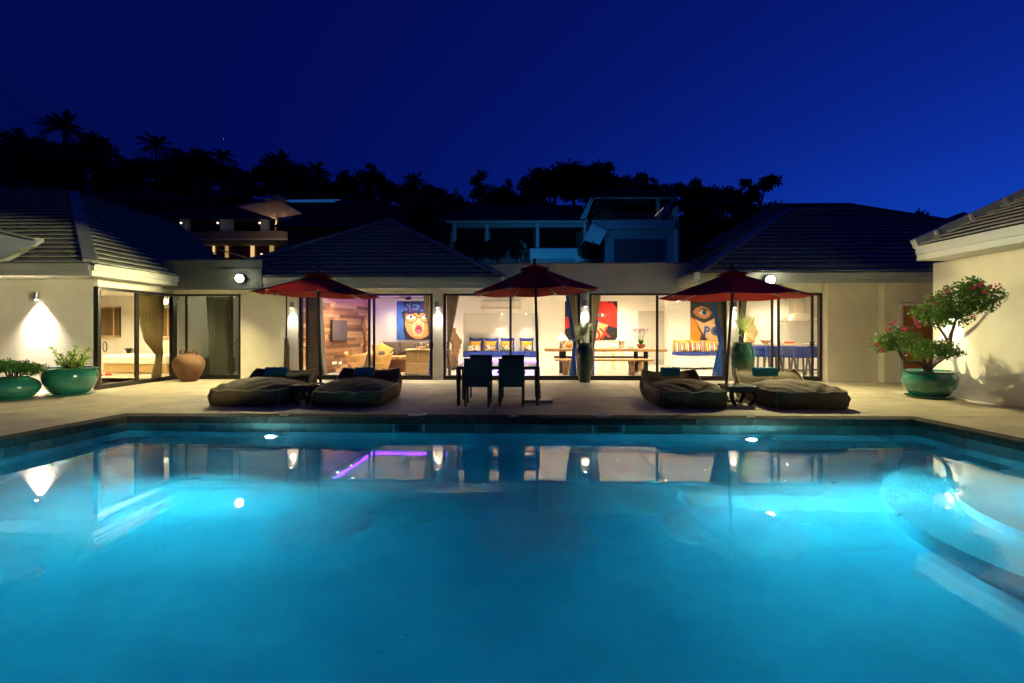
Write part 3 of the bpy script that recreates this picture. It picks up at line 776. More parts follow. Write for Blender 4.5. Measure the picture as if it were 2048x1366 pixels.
# television
c = [wallpt(664.5, 640, .12), wallpt(694.5, 643.5, .12), wallpt(694.5, 682, .12), wallpt(664.5, 682.5, .12)]
tv = thing('television', 'flat grey television hanging on the timber plank wall', 'television', tuple(wallpt(679, 662)))
za, zb = c[3].z, c[0].z
q = [Vector((c[0].x, c[0].y, za)), Vector((c[1].x, c[1].y, za)), Vector((c[1].x, c[1].y, zb)), Vector((c[0].x, c[0].y, zb))]
MB().prism(q, -nn * .05).build('casing', black_m, tv, bevel=.006)
ins = lambda a, b, k: a + (b - a) * k
cen = sum(q, Vector()) / 4
MB().prism([ins(p, cen, .04) + nn * .001 for p in q], nn * .002).build('screen', mat('tv_screen', (.085, .07, .075), .35), tv)
for a, b in ((664, 673), (677, 683)):
    s = [wallpt(a, 729, .06), wallpt(b, 728, .06), wallpt(b, 722.5, .06), wallpt(a, 724, .06)]
    tag(MB().prism(s, nn * .01).build('wall_socket', white_m), ('wider' if a == 664 else 'smaller') + ' white socket plate low on the timber wall under the television', 'socket')

# ------------------------------------------------------------ interior lights
def downlight(x, y, power, lab, ang=110, color=(1, .82, .58), z=None):
    z = z or CZ; t = thing('ceiling_downlight', lab, 'downlight', (x, y, z), 'recessed ceiling downlights')
    MB().lathe([(.05, -.002), (.05, -.012), (.038, -.014)], 20, (x, y, z)).build('ring', white_m, t)
    MB().lathe([(.034, -.0145), (.034, -.018)], 16, (x, y, z)).build('lens', emis('downlight_glow', (1, .84, .6), 26), t)
    lamp('beam', 'SPOT', (x, y, z - .04), power * INTW, color, t, (0, 0, -1), size=.04, angle=ang, blend=.8)
    return t
for i, (x, y, p, lab) in enumerate([(-5.35, 15.4, 75, 'ceiling downlight over the hide chairs'), (-3.3, 15.2, 70, 'ceiling downlight over the tan cabinet'), (-4.2, 17.9, 75, 'ceiling downlight over the brown sofa'),
        (-1.6, 16.0, 60, 'ceiling downlight by the driftwood trunk'), (.4, 16.2, 60, 'ceiling downlight over the open floor'), (2.3, 15.4, 60, 'ceiling downlight over the left of the dining table'),
        (4.3, 15.4, 60, 'ceiling downlight over the right of the dining table'), (3.3, 17.8, 55, 'ceiling downlight in front of the red painting'), (5.9, 16.6, 60, 'ceiling downlight over the striped cushion bench'),
        (8.0, 15.6, 48, 'ceiling downlight over the blue stools'), (9.0, 17.4, 36, 'ceiling downlight by the extractor hood')]):
    downlight(x, y, p, lab, 150)
for k, px in enumerate((675, 702)):
    w = wallpt(px, 640, .22); downlight(w.x, w.y, 16, 'small downlight washing the timber wall, ' + ('nearer the door' if k == 0 else 'nearer the sofa'), 60, (1, .75, .38))
for k, px in enumerate((1004, 1052)):
    downlight(X(px, YB + .25), YB + .25, 15, 'small downlight in the niche head over the ' + ('middle' if k == 0 else 'right') + ' blue cushions', 80, (1, .85, .62), z=NZ)
# soft bounce of the kitchen strip
# purple LED cove
ledm = emis('purple_led', (.20, .035, 1.0), 16)
led = thing('led_cove_strip', 'purple LED strip running along the living room ceiling edge', 'led strip', (-4.5, 16.5, CZ))
MB().box(-5.75, -2.75, YB - .42, YB - .34, CZ - .06, CZ - .02).build('strip', ledm, led)
a, b = Vector((-6.0, 14.9, CZ - .06)), Vector((-5.75, YB - .42, CZ - .06)); MB().prism([a, b, b + Vector((.08, 0, 0)), a + Vector((.08, 0, 0))], (0, 0, .04)).build('strip', ledm, led)
MB().box(-5.8, -2.7, YB - .34, YB - .26, CZ - .12, CZ - .001).build('cover', plaster_in, led)
# ceiling fan
fan = thing('ceiling_fan', 'dark ceiling fan with three blades over the living room', 'fan', (-3.9, 16.6, CZ))
MB().lathe([(.02, 0), (.02, -.25), (.10, -.26), (.12, -.34), (.05, -.38)], 20, (-3.9, 16.6, CZ)).build('motor', black_m, fan)
for k in range(3):
    an = 0.4 + k * 2 * PI / 3; d = Vector((math.cos(an), math.sin(an), 0)); MB().bar(Vector((-3.9, 16.6, CZ - .3)) + d * .1, Vector((-3.9, 16.6, CZ - .29)) + d * .66, .13, .012).build('blade', pole_m, fan)

# ------------------------------------------------------------ paintings (flat canvases with painted shapes)
def ell(cx, cy, rx, ry, n=28, a0=0, a1=360, rot=0):
    out = []
    for i in range(n):
        t = R(a0 + (a1 - a0) * i / (n - (0 if a1 - a0 >= 360 else 1))); x, y = rx * math.cos(t), ry * math.sin(t); out.append((cx + x * math.cos(R(rot)) - y * math.sin(R(rot)), cy + x * math.sin(R(rot)) + y * math.cos(R(rot))))
    return out
def ringp(cx, cy, rx, ry, w, a0=0, a1=360, n=30):
    return [ell(cx, cy, rx, ry, n, a0, a1), ell(cx, cy, rx - w, ry - w, n, a0, a1)]
def painting(lab, x0, x1, z0, z1, Y, bgc, layers):
    t = thing('painting', lab, 'painting', ((x0 + x1) / 2, Y, z0), 'large pop art face paintings')
    MB().box(x0, x1, Y, Y + .045, z0, z1).build('canvas', bgc, t)
    w, h = x1 - x0, z1 - z0; ms, mb, k = [], MB(), 0
    P = lambda p: (x0 + p[0] * w, Y - .0012 - k * .0006, z0 + (1 - p[1]) * h)
    for m, shp in layers:
        if m not in ms: ms.append(m)
        mi = ms.index(m); k += 1
        shp = [(min(1, max(0, a)), min(1, max(0, b))) if not isinstance(a, list) else (a, b) for a, b in shp] if not isinstance(shp[0], list) else shp
        if isinstance(shp[0], list):
            A, Bq = shp; n = len(A)
            mb.add([P(p) for p in A] + [P(p) for p in Bq], [(i, (i + 1) % n, n + (i + 1) % n, n + i) for i in range(n - (0 if A[0] != A[-1] else 1))], mi)
        else: mb.poly([P(p) for p in shp], mi)
    mb.build('picture', ms, t); return t, P
def flat(n, c, c2=None): return mat(n, c, .75, c2=c2, scale=3) if c2 else mat(n, c, .75)
fb = flat('paint_blue', (.02, .06, .36), (.06, .20, .50)); fdk = flat('paint_dark', (.012, .010, .03)); fsk = flat('paint_skin', (.62, .27, .10), (.58, .17, .05)); fsk2 = flat('paint_skin_light', (.72, .44, .22), (.68, .36, .15))
fwh = flat('paint_white', (.8, .78, .75)); flip = flat('paint_lip', (.52, .015, .06)); flp2 = flat('paint_lip_pink', (.75, .12, .18)); fred = flat('paint_red', (.62, .02, .008), (.50, .012, .004)); for_ = flat('paint_orange', (.80, .17, .005), (.85, .28, .01)); fb2 = flat('paint_mid_blue', (.02, .09, .33)); fgr = flat('paint_grey_blue', (.05, .09, .13)); fnb = flat('paint_brown', (.20, .07, .03))
xa, xb = X(793.5, YB - .06), X(870, YB - .06); zt, zb_ = Z(602, 830, YB - .06), Z(680, 830, YB - .06)
# hair, face, glasses, lips
L1 = [(fdk, [(.14, .27), (.9, .27), (.97, .3), (.99, .62), (.86, 1), (.24, 1), (.16, .75), (.12, .4)]), (fb, ell(.02, .6, .16, .5)), (fb, ell(.99, .8, .10, .35)),
      (fsk, [(.22, .36), (.30, .30), (.86, .30), (.93, .38), (.94, .62), (.90, .78), (.80, .90), (.66, .97), (.50, .98), (.36, .90), (.27, .78), (.22, .62)]),
      (fsk2, [(.48, .40), (.68, .40), (.72, .70), (.66, .92), (.46, .90), (.38, .70)]), (fdk, [(.12, .27), (.96, .27), (.96, .30), (.62, .31), (.60, .36), (.56, .36), (.52, .31), (.2, .33), (.16, .45), (.12, .3)]),
      (fwh, ell(.36, .42, .10, .045)), (fwh, ell(.78, .41, .10, .045)), (fb2, ell(.37, .41, .04, .045)), (fb2, ell(.77, .40, .04, .045)), (fdk, ell(.37, .41, .018, .02)), (fdk, ell(.77, .40, .018, .02)),
      (fdk, ringp(.37, .44, .16, .13, .022)), (fdk, ringp(.78, .44, .16, .13, .022)), (fdk, [(.52, .41), (.62, .41), (.62, .435), (.52, .435)]),
      (fnb, ell(.52, .595, .035, .014)), (fnb, ell(.63, .595, .035, .014)), (flip, ell(.575, .73, .095, .115)), (flp2, ell(.575, .775, .06, .05)), (fdk, ell(.575, .715, .045, .018))]
pt, P = painting('blue portrait of a face with black glasses and red lips in the living room', xa, xb, zb_, zt, YB - .06, fb, L1)
lettering('SEXI', (xb - xa) * .37, P((.53, .17)) , flat('paint_violet', (.022, .008, .07)), pt, sx=1.0)
for o in kids(pt):
    if o.name.startswith('lettering'): o.location.y -= .006
xa, xb = X(1130, YB - .06), X(1235, YB - .06); zt, zb_ = Z(602.5, 1180, YB - .06), Z(680, 1180, YB - .06)
L2 = [(fred, [(0, .42), (.12, .36), (.5, .2), (.64, .0), (.80, 0), (.84, .06), (.90, .0), (.955, .12), (.98, .18), (1, .22), (1, .69), (.72, .60), (.55, .50), (.3, .55), (0, .72)]),
      (fsk2, [(.40, .42), (.60, .49), (.82, .61), (.80, .68), (.77, .70), (.70, .88), (.65, 1), (.38, 1)]), (fred, [(.42, .10), (.84, .10), (1, .30), (1, .69), (.62, .53), (.42, .46)]),
      (fnb, [(.62, .36), (.67, .30), (.72, .29), (.79, .33), (.81, .36), (.75, .42), (.68, .42)]), (fwh, [(.635, .36), (.67, .325), (.72, .33), (.75, .36), (.71, .39), (.67, .39)]), (fb2, ell(.672, .36, .024, .032)), (fdk, ell(.672, .36, .011, .015)),
      (fred, [(.80, .18), (.86, .30), (.93, .50), (.96, .62), (.88, .58), (.82, .45)])]
pt, P = painting('red masked face painting with red letters above the dining table', xa, xb, zb_, zt, YB - .06, flat('paint_black', (.012, .012, .016)), L2)
lettering('OX', .55, P((.665, .86)), flat('paint_red_letter', (.66, .03, .012)), pt, rot=(R(90), R(-14), 0), sx=.8)
for o in kids(pt):
    if o.name.startswith('lettering'): o.location.y -= .006
YD = YB - .5
xa, xb = X(1381.5, YD - .05), X(1448, YD - .05); zt, zb_ = Z(602, 1410, YD - .05), Z(680, 1410, YD - .05)
L3 = [(for_, [(0, .40), (.14, .5), (.24, .72), (.32, .86), (.28, 1), (0, 1)]), (fsk2, [(.08, .36), (.6, .34), (1, .3), (1, .9), (.86, 1), (.52, 1), (.40, .88), (.28, .70), (.16, .52)]),
      (flat('paint_mask', (.014, .022, .030)), [(0, 0), (1, 0), (1, .34), (.72, .42), (.64, .48), (.40, .57), (.22, .50), (0, .37)]),
      (fsk, [(.06, .28), (.16, .17), (.32, .12), (.50, .18), (.64, .30), (.56, .40), (.42, .46), (.26, .43), (.14, .36)]), (fwh, [(.24, .30), (.34, .22), (.46, .24), (.54, .31), (.44, .365), (.32, .36)]), (fgr, ell(.41, .295, .075, .062)), (fdk, ell(.41, .295, .03, .026)), (fdk, [(.22, .28), (.34, .19), (.48, .21), (.56, .29), (.46, .24), (.34, .225)]),
      (fb2, [(.70, .40), (.74, .28), (.78, .40)]), (fnb, ell(.76, .555, .09, .02)), (fb2, ell(.755, .77, .155, .12)), (fgr, ell(.755, .77, .12, .09)), (fdk, ell(.755, .765, .075, .06))]
pt, P = painting('painting of a dark masked face with orange hair and blue lips above the striped cushions', xa, xb, zb_, zt, YD - .05, fdk, L3)
lettering('P', .48, P((.47, .79)), fb2, pt, rot=(R(90), R(8), 0), sx=.9)
for o in kids(pt):
    if o.name.startswith('lettering'): o.location.y -= .006

# ------------------------------------------------------------ cushions
def cushion_mesh(w, h, d, n=12):
    mb = MB()
    for s in (1, -1):
        def fn(u, v):
            a, b = u * 2 - 1, v * 2 - 1; pin = 1 - .10 * (1 - abs(a) ** 2.0) * abs(b) ** 6; pin2 = 1 - .10 * (1 - abs(b) ** 2.0) * abs(a) ** 6
            return (a * w / 2 * pin2, s * d / 2 * ((1 - a ** 4) * (1 - b ** 4)) ** .6, b * h / 2 * pin)
        mb.grid(fn, n, n)
    return mb
def cushion(lab, x, y, z, w, h, d, m, lean=-12, rz=0, ry=0, group=None, parent=None, name='cushion'):
    mb = cushion_mesh(w, h, d); M = Matrix.Translation((x, y, z + h / 2)) @ Matrix.Rotation(R(rz), 4, 'Z') @ Matrix.Rotation(R(lean), 4, 'X') @ Matrix.Rotation(R(ry), 4, 'Y')
    mb.v = [tuple(M @ Vector(p)) for p in mb.v]; o = mb.build(name, m, parent, smooth=True)
    if not parent: tag(o, lab, 'cushion', group)
    return o
def multi(name, cols_, scale, kind='voronoi', base=None):
    m = bpy.data.materials.new(name); m.use_nodes = True; N, L = m.node_tree.nodes, m.node_tree.links; b = N['Principled BSDF']; b.inputs['Roughness'].default_value = .9
    tc = N.new('ShaderNodeTexCoord'); r = N.new('ShaderNodeValToRGB'); r.color_ramp.interpolation = 'CONSTANT'
    if kind == 'voronoi':
        v = N.new('ShaderNodeTexVoronoi'); v.inputs['Scale'].default_value = scale; L.new(tc.outputs['Object'], v.inputs[0]); sp = N.new('ShaderNodeSeparateColor'); L.new(v.outputs['Color'], sp.inputs[0]); L.new(sp.outputs[0], r.inputs[0])
    else:
        sx = N.new('ShaderNodeSeparateXYZ'); L.new(tc.outputs['Object'], sx.inputs[0]); mu = N.new('ShaderNodeMath'); mu.operation = 'MULTIPLY'; mu.inputs[1].default_value = scale; L.new(sx.outputs[0], mu.inputs[0]); fr_ = N.new('ShaderNodeMath'); fr_.operation = 'FRACT'; L.new(mu.outputs[0], fr_.inputs[0]); L.new(fr_.outputs[0], r.inputs[0])
    el = r.color_ramp.elements
    while len(el) < len(cols_): el.new(.5)
    for i, c_ in enumerate(cols_): el[i].position = i / len(cols_); el[i].color = (*c_, 1)
    L.new(r.outputs[0], b.inputs['Base Color']); return m
flower_m = multi('flower_print', [(.75, .70, .60), (.55, .03, .04), (.75, .70, .60), (.03, .07, .25), (.72, .68, .55), (.10, .25, .08), (.75, .40, .05), (.75, .7, .6)], 17)
stripe_m = multi('multi_stripe', [(.75, .12, .03), (.80, .70, .50), (.02, .10, .30), (.80, .40, .03), (.45, .03, .15), (.80, .72, .55), (.06, .28, .08), (.75, .25, .05), (.05, .04, .12), (.8, .6, .3)], 2.6, 'stripe')
# niche bench
nb = thing('niche_bench', 'built in white bench with long royal blue seat pad in the wall niche', 'bench', ((NX0 + NX1) / 2, YB, 0))
MB().box(NX0 + .002, NX1 - .002, YB - .02, YB + .598, .37, .585).build('seat_pad', blue_m, nb, bevel=.02)
MB().box(NX0 + .003, NX1 - .003, YB - .01, YB + .598, .24, .368).build('bench_front', white_m, nb)
MB().box(NX0 + .003, NX1 - .003, YB + .12, YB + .2, .0, .238).build('plinth', white_m, nb)
MB().box(NX0 + .01, NX1 - .01, YB + .06, YB + .10, .215, .236).build('led_strip', ledm, nb)
lamp('purple_glow', 'AREA', ((NX0 + NX1) / 2, YB + .04, .20), 7, (.12, .02, 1), nb, (0, -.5, -1), size=1.2)
for i, (px, w) in enumerate(((952, 'first'), (983, 'second'), (1015, 'third'), (1053, 'fourth'))):
    x = X(px, YB + .3); z = .59
    cushion(f'royal blue square cushion at the back of the niche, {w} from the driftwood trunk', x, YB + .38, z, .56, .52, .16, blue_m, -14, group='blue cushions in the niche')
    cushion(f'orange cushion in front of the {w} blue cushion in the niche', x - .02 + .02 * (i == 3), YB + .24, z, .46, .40, .14, orange, -16, group='orange cushions in the niche')
    cushion(f'flower print bolster cushion in front of the {w} orange cushion', x - .06 + .03 * (i == 3), YB + .10, z, .50, .24, .13, flower_m, -10, group='flower print cushions in the niche')
# air conditioner
x0, x1 = X(962, YB - .2), X(1043, YB - .2); ac = thing('air_conditioner', 'long white wall air conditioner above the niche', 'air conditioner', ((x0 + x1) / 2, YB - .1, 2.2))
prof = [(YB - .001, 2.20), (YB - .13, 2.20), (YB - .22, 2.26), (YB - .235, 2.40), (YB - .20, 2.49), (YB - .001, 2.50)]
MB().prism([(x0, y, z) for y, z in prof], (x1 - x0, 0, 0)).build('casing', mat('ac_white', (.66, .62, .52), .5), ac, bevel=.01)
MB().box(x0 + .06, x1 - .06, YB - .19, YB - .12, 2.497, 2.512).build('intake_grille', mat('ac_grey', (.25, .24, .2), .5), ac)
MB().box(x0 + .05, x1 - .05, YB - .215, YB - .14, 2.215, 2.228).build('air_flap', mat('ac_shade', (.45, .42, .35), .5), ac)
# driftwood pieces
def driftwood(lab, x, y, z0, h, w, m, tips=2, seed=1, stand=True, d=.5):
    r = random.Random(seed); t = thing('driftwood_sculpture', lab, 'sculpture', (x, y, z0), 'driftwood sculptures')
    n = 16; mb = MB(); prof = []
    for i in range(n + 1):
        k = i / n; prof.append((w * (.40 + .07 * math.sin(k * 17 + seed) + .06 * math.sin(k * 41 + seed * 2) + .06 * math.sin(k * PI)) * (1 if k < .8 else .45 + (1 - k) * 2.75), k * h, .14 * w * math.sin(k * 8 + seed)))
    def fn(u, v):
        i = u * n; a = int(min(i, n - 1)); k = i - a; p = [prof[a][j] * (1 - k) + prof[a + 1][j] * k for j in range(3)]; t_ = v * 2 * PI
        rr = p[0] * (1 + .22 * math.sin(3 * t_ + u * 9 + seed) + .12 * math.sin(7 * t_ - u * 14)); return (x + p[2] + rr * math.cos(t_), y + rr * d * math.sin(t_), z0 + .06 + p[1])
    mb.grid(fn, 40, 28)
    mb.build('trunk', m, t, smooth=True)
    for i in range(tips):
        a = r.uniform(-.5, .5); pp = Vector((x + (i - (tips - 1) / 2) * w * .35, y, z0 + h * .78)); MB().tube([pp, pp + Vector((a * .1, 0, h * .12)), pp + Vector((a * .25, 0.02, h * .24)), pp + Vector((a * .3, 0, h * .31))], [w * .16, w * .12, w * .09, .012], 8).build('branch_stub', m, t, smooth=True)
    if stand: MB().box(x - w * .3, x + w * .3, y - .12, y + .12, z0, z0 + .05).tube([(x, y, z0 + .05), (x, y, z0 + .25)], .012, 6).build('stand', bronze, t)
    return t
driftwood('tall rough driftwood trunk standing left of the blue cushioned niche', X(909, 17.9), 17.9, 0, 1.42, .34, drift, 1, 3)
driftwood('pale carved driftwood piece behind the right spiky vase', X(1501, 17.4), 17.4, .0, 1.72, .32, drift_p, 3, 8)
dk = driftwood('thin twisted dark branch standing between timber wall and sofa', X(731, 18.0), 18.0, 0, .9, .20, drift, 0, 5)
for o in kids(dk):
    pass
MB().tube([(X(733, 18), 18, .8), (X(731, 18), 18, 1.1), (X(727, 18), 18, 1.5), (X(726, 18), 18, 1.75), (X(731, 18), 18, 1.95)], [.07, .08, .09, .08, .02], 8).build('branch_stub', drift, dk, smooth=True)

# ------------------------------------------------------------ dining table group
ty0, ty1 = 16.0, 16.95; tx0, tx1 = X(1090, 16.4), X(1328, 16.4)
dt = thing('dining_table', 'very long light wood slab dining table with dark legs', 'dining table', ((tx0 + tx1) / 2, 16.5, 0))
pts = []
for i in range(25):
    k = i / 24; pts.append((tx0 + (tx1 - tx0) * k, ty0 + .035 * math.sin(k * 11) + .02 * math.sin(k * 31)))
for i in range(25):
    k = 1 - i / 24; pts.append((tx0 + (tx1 - tx0) * k, ty1 + .04 * math.sin(k * 9 + 1)))
MB().prism([(a, b, .71) for a, b in pts], (0, 0, .085)).build('table_top', wood_l, dt, bevel=.012)
for px in (1122, 1130, 1277.5, 1290.5):
    x = X(px, 16.3); yy = 16.25 if px in (1122, 1290.5) else 16.75; MB().box(x - .065, x + .065, yy - .05, yy + .05, 0, .709).build('leg', black_m, dt)
def bench(lab, pa, pb, y, z, m, legs, lm):
    t = thing('wooden_bench', lab, 'bench', (X(pa, y), y, 0), 'benches at the dining table'); x0, x1 = X(pa, y), X(pb, y)
    MB().box(x0, x1, y - .19, y + .19, z - .06, z).build('seat', m, t, bevel=.01)
    for p in legs:
        x = X(p, y); MB().lathe([(.10, 0), (.085, .1), (.09, .3), (.12, z - .062)], 14, (x, y, 0), sy=1.3).build('leg', lm, t, smooth=True, auto=40)
    return t
bench('light wood bench in front of the long dining table', 1110, 1304, 15.6, .50, wood_l, (1131, 1263), drift)
bench('darker bench behind the long dining table', 1108, 1286, 17.3, .50, pole_m, (1140, 1281), drift_p)
def table_lamp(px, lab):
    x, y, z = X(px, 16.75), 16.75, .797; t = thing('table_lamp', lab, 'lamp', (x, y, z), 'lit table lamps on the dining table')
    MB().lathe([(.085, 0), (.10, .02), (.10, .20), (.07, .235), (.03, .25)], 20, (x, y, z)).build('base', multi('lattice_ceramic' + str(px), [(.75, .70, .6), (.25, .2, .16), (.75, .72, .62)], 24), t, smooth=True, auto=40)
    MB().lathe([(.21, .26), (.07, .46), (.065, .455), (.205, .262)], 28, (x, y, z)).build('shade', mat('lamp_shade_cloth', (.85, .72, .48), .8, emit=(1, .80, .50), es=.75), t, smooth=True, auto=40)
    lamp('bulb', 'POINT', (x, y, z + .50), 7 * INTW, (1, .76, .46), t, size=.05)
table_lamp(1125, 'lit table lamp on the left end of the dining table'); table_lamp(1243.5, 'lit table lamp on the dining table right of the red painting')
x, y, z = X(1138.5, 16.5), 16.5, .797
pv = thing('amber_vase', 'round ribbed amber glass vase on the left end of the dining table', 'vase', (x, y, z))
def fnp(u, v):
    t = v * 2 * PI; p = u * PI; r_ = .105 * math.sin(p) * (1 + .10 * abs(math.sin(5 * t))) + .015; return (x + r_ * math.cos(t), y + r_ * math.sin(t), z + .105 - .09 * math.cos(p))
MB().grid(fnp, 12, 40).build('bowl', mat('amber_glass', (.50, .22, .03), .2), pv, smooth=True)
MB().tube([(x, y, z + .18), (x, y, z + .24)], [.02, .035], 10).build('neck', mat('amber_glass'), pv)
x, y, z = X(1282, 16.35), 16.35, .797
oc = thing('potted_orchid', 'pink and white orchid in a clay pot on the dining table', 'plant', (x, y, z))
MB().lathe([(.08, 0), (.15, .13), (.155, .14), (.14, .14), (.12, .12)], 20, (x, y, z)).build('pot', mat('clay_pot', (.36, .10, .04), .7), oc, smooth=True, auto=40)
mb = MB(); ms = MB()
for k in range(14):
    a = random.uniform(0, 6.28); strip(mb, (x + .04 * math.cos(a), y + .04 * math.sin(a), z + .13), (math.cos(a) * .55, math.sin(a) * .55, 1.2), random.uniform(.2, .36), .022, .3)
mb.build('leaves', leaf_d, oc)
fm, sm_ = MB(), MB()
for k in range(7):
    a = k * .9; d = Vector((math.cos(a) * .16, math.sin(a) * .1, 0)); c0 = Vector((x, y, z + .12)); pts = [c0, c0 + d * .5 + Vector((0, 0, .25)), c0 + d * 1.2 + Vector((0, 0, .48)), c0 + d * 2 + Vector((0, 0, .52))]
    sm_.tube(pts, .005, 4)
    leaf_cloud(fm, 22, [(*(c0 + d * 1.3 + Vector((0, 0, .47))), .07, .05, .06)], .04, mi=k % 2, aspect=.9)
fm.build('blossoms', [mat('orchid_white', (.75, .55, .60), .6), mat('orchid_purple', (.22, .02, .10), .6)], oc); sm_.build('stems', leaf_d, oc)
for px, lab in ((1259, 'small pale cup on the dining table by the right lamp'), (1265, 'small round pinkish pot left of the orchid on the dining table')):
    tag(MB().lathe([(.03, 0), (.05, .03), (.05, .07), (.04, .08)], 14, (X(px, 16.3), 16.3, .797)).build('cup', mat('cup_clay', (.62, .45, .36), .6), None, smooth=True, auto=40), lab, 'cup')
tag(MB().box(X(1219, 16.6), X(1231, 16.6), 16.5, 16.75, .797, .835).build('stacked_tray', mat('tray_wood', (.75, .62, .35), .5), None, bevel=.004), 'low pale tray on the dining table left of the right lamp', 'tray')
for px, lab in ((1217, 'yellow metal stool behind the table nearest the middle vase'), (1236, 'yellow metal stool behind the table below the right lamp')):
    x, y = X(px, 17.9), 17.9; t = thing('yellow_stool', lab, 'stool', (x, y, 0), 'yellow metal stools behind the dining table')
    MB().box(x - .17, x + .17, y - .17, y + .17, .70, .73).build('seat', yellow_p, t, bevel=.01)
    for sx in (-1, 1):
        for sy in (-1, 1): MB().tube([(x + sx * .22, y + sy * .22, 0), (x + sx * .13, y + sy * .13, .70)], .014, 6).build('leg', yellow_p, t)
    MB().tube([(x - .19, y - .19, .25), (x + .19, y - .19, .25)], .010, 6).build('rung', yellow_p, t)
# white interior door
x0, x1 = X(1276, YB), X(1328, YB); z1 = Z(622, 1300, YB)
dr = thing('interior_door', 'pale grey panelled interior door behind the dining table', 'door', ((x0 + x1) / 2, YB, 0))
MB().box(x0, x1, YB - .02, YB - .001, .08, z1).build('leaf', grey_door, dr)
sm2 = mat('door_shade', (.42, .40, .34), .6)
MB().box(x0 + .14, x0 + .15, YB - .028, YB - .021, .3, z1).box(x0 + .15, x1, YB - .028, YB - .021, 1.36, 1.37).box(x0, x1, YB - .03, YB - .021, .12, .30).build('panel_groove', sm2, dr)
# striped cushion bench
x0, x1 = X(1344, YD), X(1446, YD); sb = thing('storage_bench', 'white storage bench with blue seat pad under the masked face painting', 'bench', (x0, YD, 0))
MB().box(x0, x1, YD - .5, YD - .003, .50, .60).build('seat_pad', blue_m, sb, bevel=.015)
MB().box(x0 + .02, x1, YD - .46, YD - .004, .07, .498).build('cabinet', white_m, sb)
for k in range(1, 3): 
    xx = x0 + (x1 - x0) * k / 2.2; MB().box(xx - .004, xx + .004, YD - .463, YD - .461, .08, .49).build('door_gap', sm2, sb)
for i, (px, w) in enumerate(((1362, 'left'), (1390, 'middle'), (1423, 'right'))):
    cushion(f'orange cushion at the back of the storage bench, {w} one of three', X(px, YD - .2) , YD - .14, .605, .50, .44, .14, orange, -14, group='orange cushions on the storage bench')
    cushion(f'striped multicoloured cushion in front on the storage bench, {w} one of three', X(px + 3, YD - .3), YD - .30, .605, .50, .36, .15, stripe_m, -16, group='striped cushions on the storage bench')

# ------------------------------------------------------------ living room
xs_, xe_ = X(752, 17.6), X(866, 17.6)
sf = thing('sofa', 'low brown corner sofa with loose grey brown back cushions', 'sofa', ((xs_ + xe_) / 2, 17.8, 0))
MB().box(xs_, xe_ + .8, 17.3, 18.3, .06, .40).build('base', sofa_m, sf, bevel=.03)
MB().box(xs_ - .30, xs_ + .02, 16.9, 18.35, .06, .58).build('arm', sofa_m, sf, bevel=.06)
MB().box(xs_, xe_ + .8, 18.1, 18.38, .402, .66).build('back', sofa_m, sf, bevel=.05)
for k in range(3): MB().box(xs_ + .05 + k * .75, xs_ + .77 + k * .75, 17.28, 18.09, .402, .50).build('seat_cushion', mat('sofa_pale', (.19, .13, .08), .9), sf, bevel=.05)
for i, (px, w) in enumerate(((783, 'left'), (816, 'middle'), (850, 'right'))): cushion(f'big grey brown cushion leaning on the sofa back, {w} one of three', X(px, 17.95), 17.92, .48, .66, .52, .22, greyb, -16, group='grey brown sofa cushions')
cushion('mustard yellow cushion lying tilted on the left of the sofa', X(768, 17.3), 17.35, .50, .52, .40, .16, yell, -20, 10, 28)
cushion('tan cushion leaning on the left sofa arm', X(753, 17.2), 17.3, .48, .42, .42, .16, mat('tan_cushion', (.45, .25, .08), .9), -14, 30)
tag(MB().tube([(X(757, 16.9), 16.9, .60), (X(769, 16.9), 16.95, .60)], [.085, .085], 16).build('bolster', greyb, None, bevel=.02), 'small dark roll cushion on the front of the left sofa arm', 'cushion')
cx0, cx1 = X(779, 16.4), X(826, 16.4); ct = thing('coffee_table', 'rough live edge wood coffee table in front of the sofa', 'coffee table', ((cx0 + cx1) / 2, 16.5, 0))
pts = [(cx0 + (cx1 - cx0) * i / 12, 16.15 + .04 * math.sin(i * 1.9)) for i in range(13)] + [(cx1 - (cx1 - cx0) * i / 12, 16.85 + .03 * math.sin(i * 1.3)) for i in range(13)]
MB().prism([(a, b, .44) for a, b in pts], (0, 0, .10)).build('table_top', wood_l, ct, bevel=.02)
MB().box(cx0 + .08, cx1 - .1, 16.3, 16.7, .02, .438).build('base', mat('red_brown_base', (.16, .055, .03), .6), ct, bevel=.02)
def tub(px, lab):
    x, y = X(px, 16.0), 16.0; t = thing('hide_chair', lab, 'chair', (x, y, 0), 'curved tan hide chairs')
    def fn(u, v):
        a = (u - .5) * 2 * R(118); e = abs(u - .5) * 2; r_ = .27 + .06 * v; top = .60 + .13 * e ** 1.6 - .16 * max(0, e - .75) * 4 * max(0, e - .75)
        z_ = .14 + (top - .14) * v; rr = r_ * (.62 + .38 * v ** .6); return (x + rr * math.sin(a) * 1.12, y - rr * math.cos(a) * .9 + .05, z_)
    o = MB().grid(fn, 28, 10).build('back_shell', hide, t, smooth=True); s = o.modifiers.new('solid', 'SOLIDIFY'); s.thickness = .025
    MB().lathe([(.24, .30), (.25, .34), (.2, .37)], 20, (x, y + .03, 0)).build('seat', hide, t, smooth=True)
    for k in range(4): a = PI / 4 + k * PI / 2; MB().tube([(x + .24 * math.cos(a), y + .22 * math.sin(a), 0), (x + .08 * math.cos(a), y + .08 * math.sin(a), .30)], .012, 6).build('leg', black_m, t)
tub(711, 'curved tan hide chair nearest the timber plank wall'); tub(762.5, 'curved tan hide chair in front of the coffee table')
cb0, cb1 = X(812.5, 15.6), X(864, 15.6); cb = thing('tan_cabinet', 'boxy tan leather clad cabinet in front of the sofa', 'cabinet', ((cb0 + cb1) / 2, 15.7, 0))
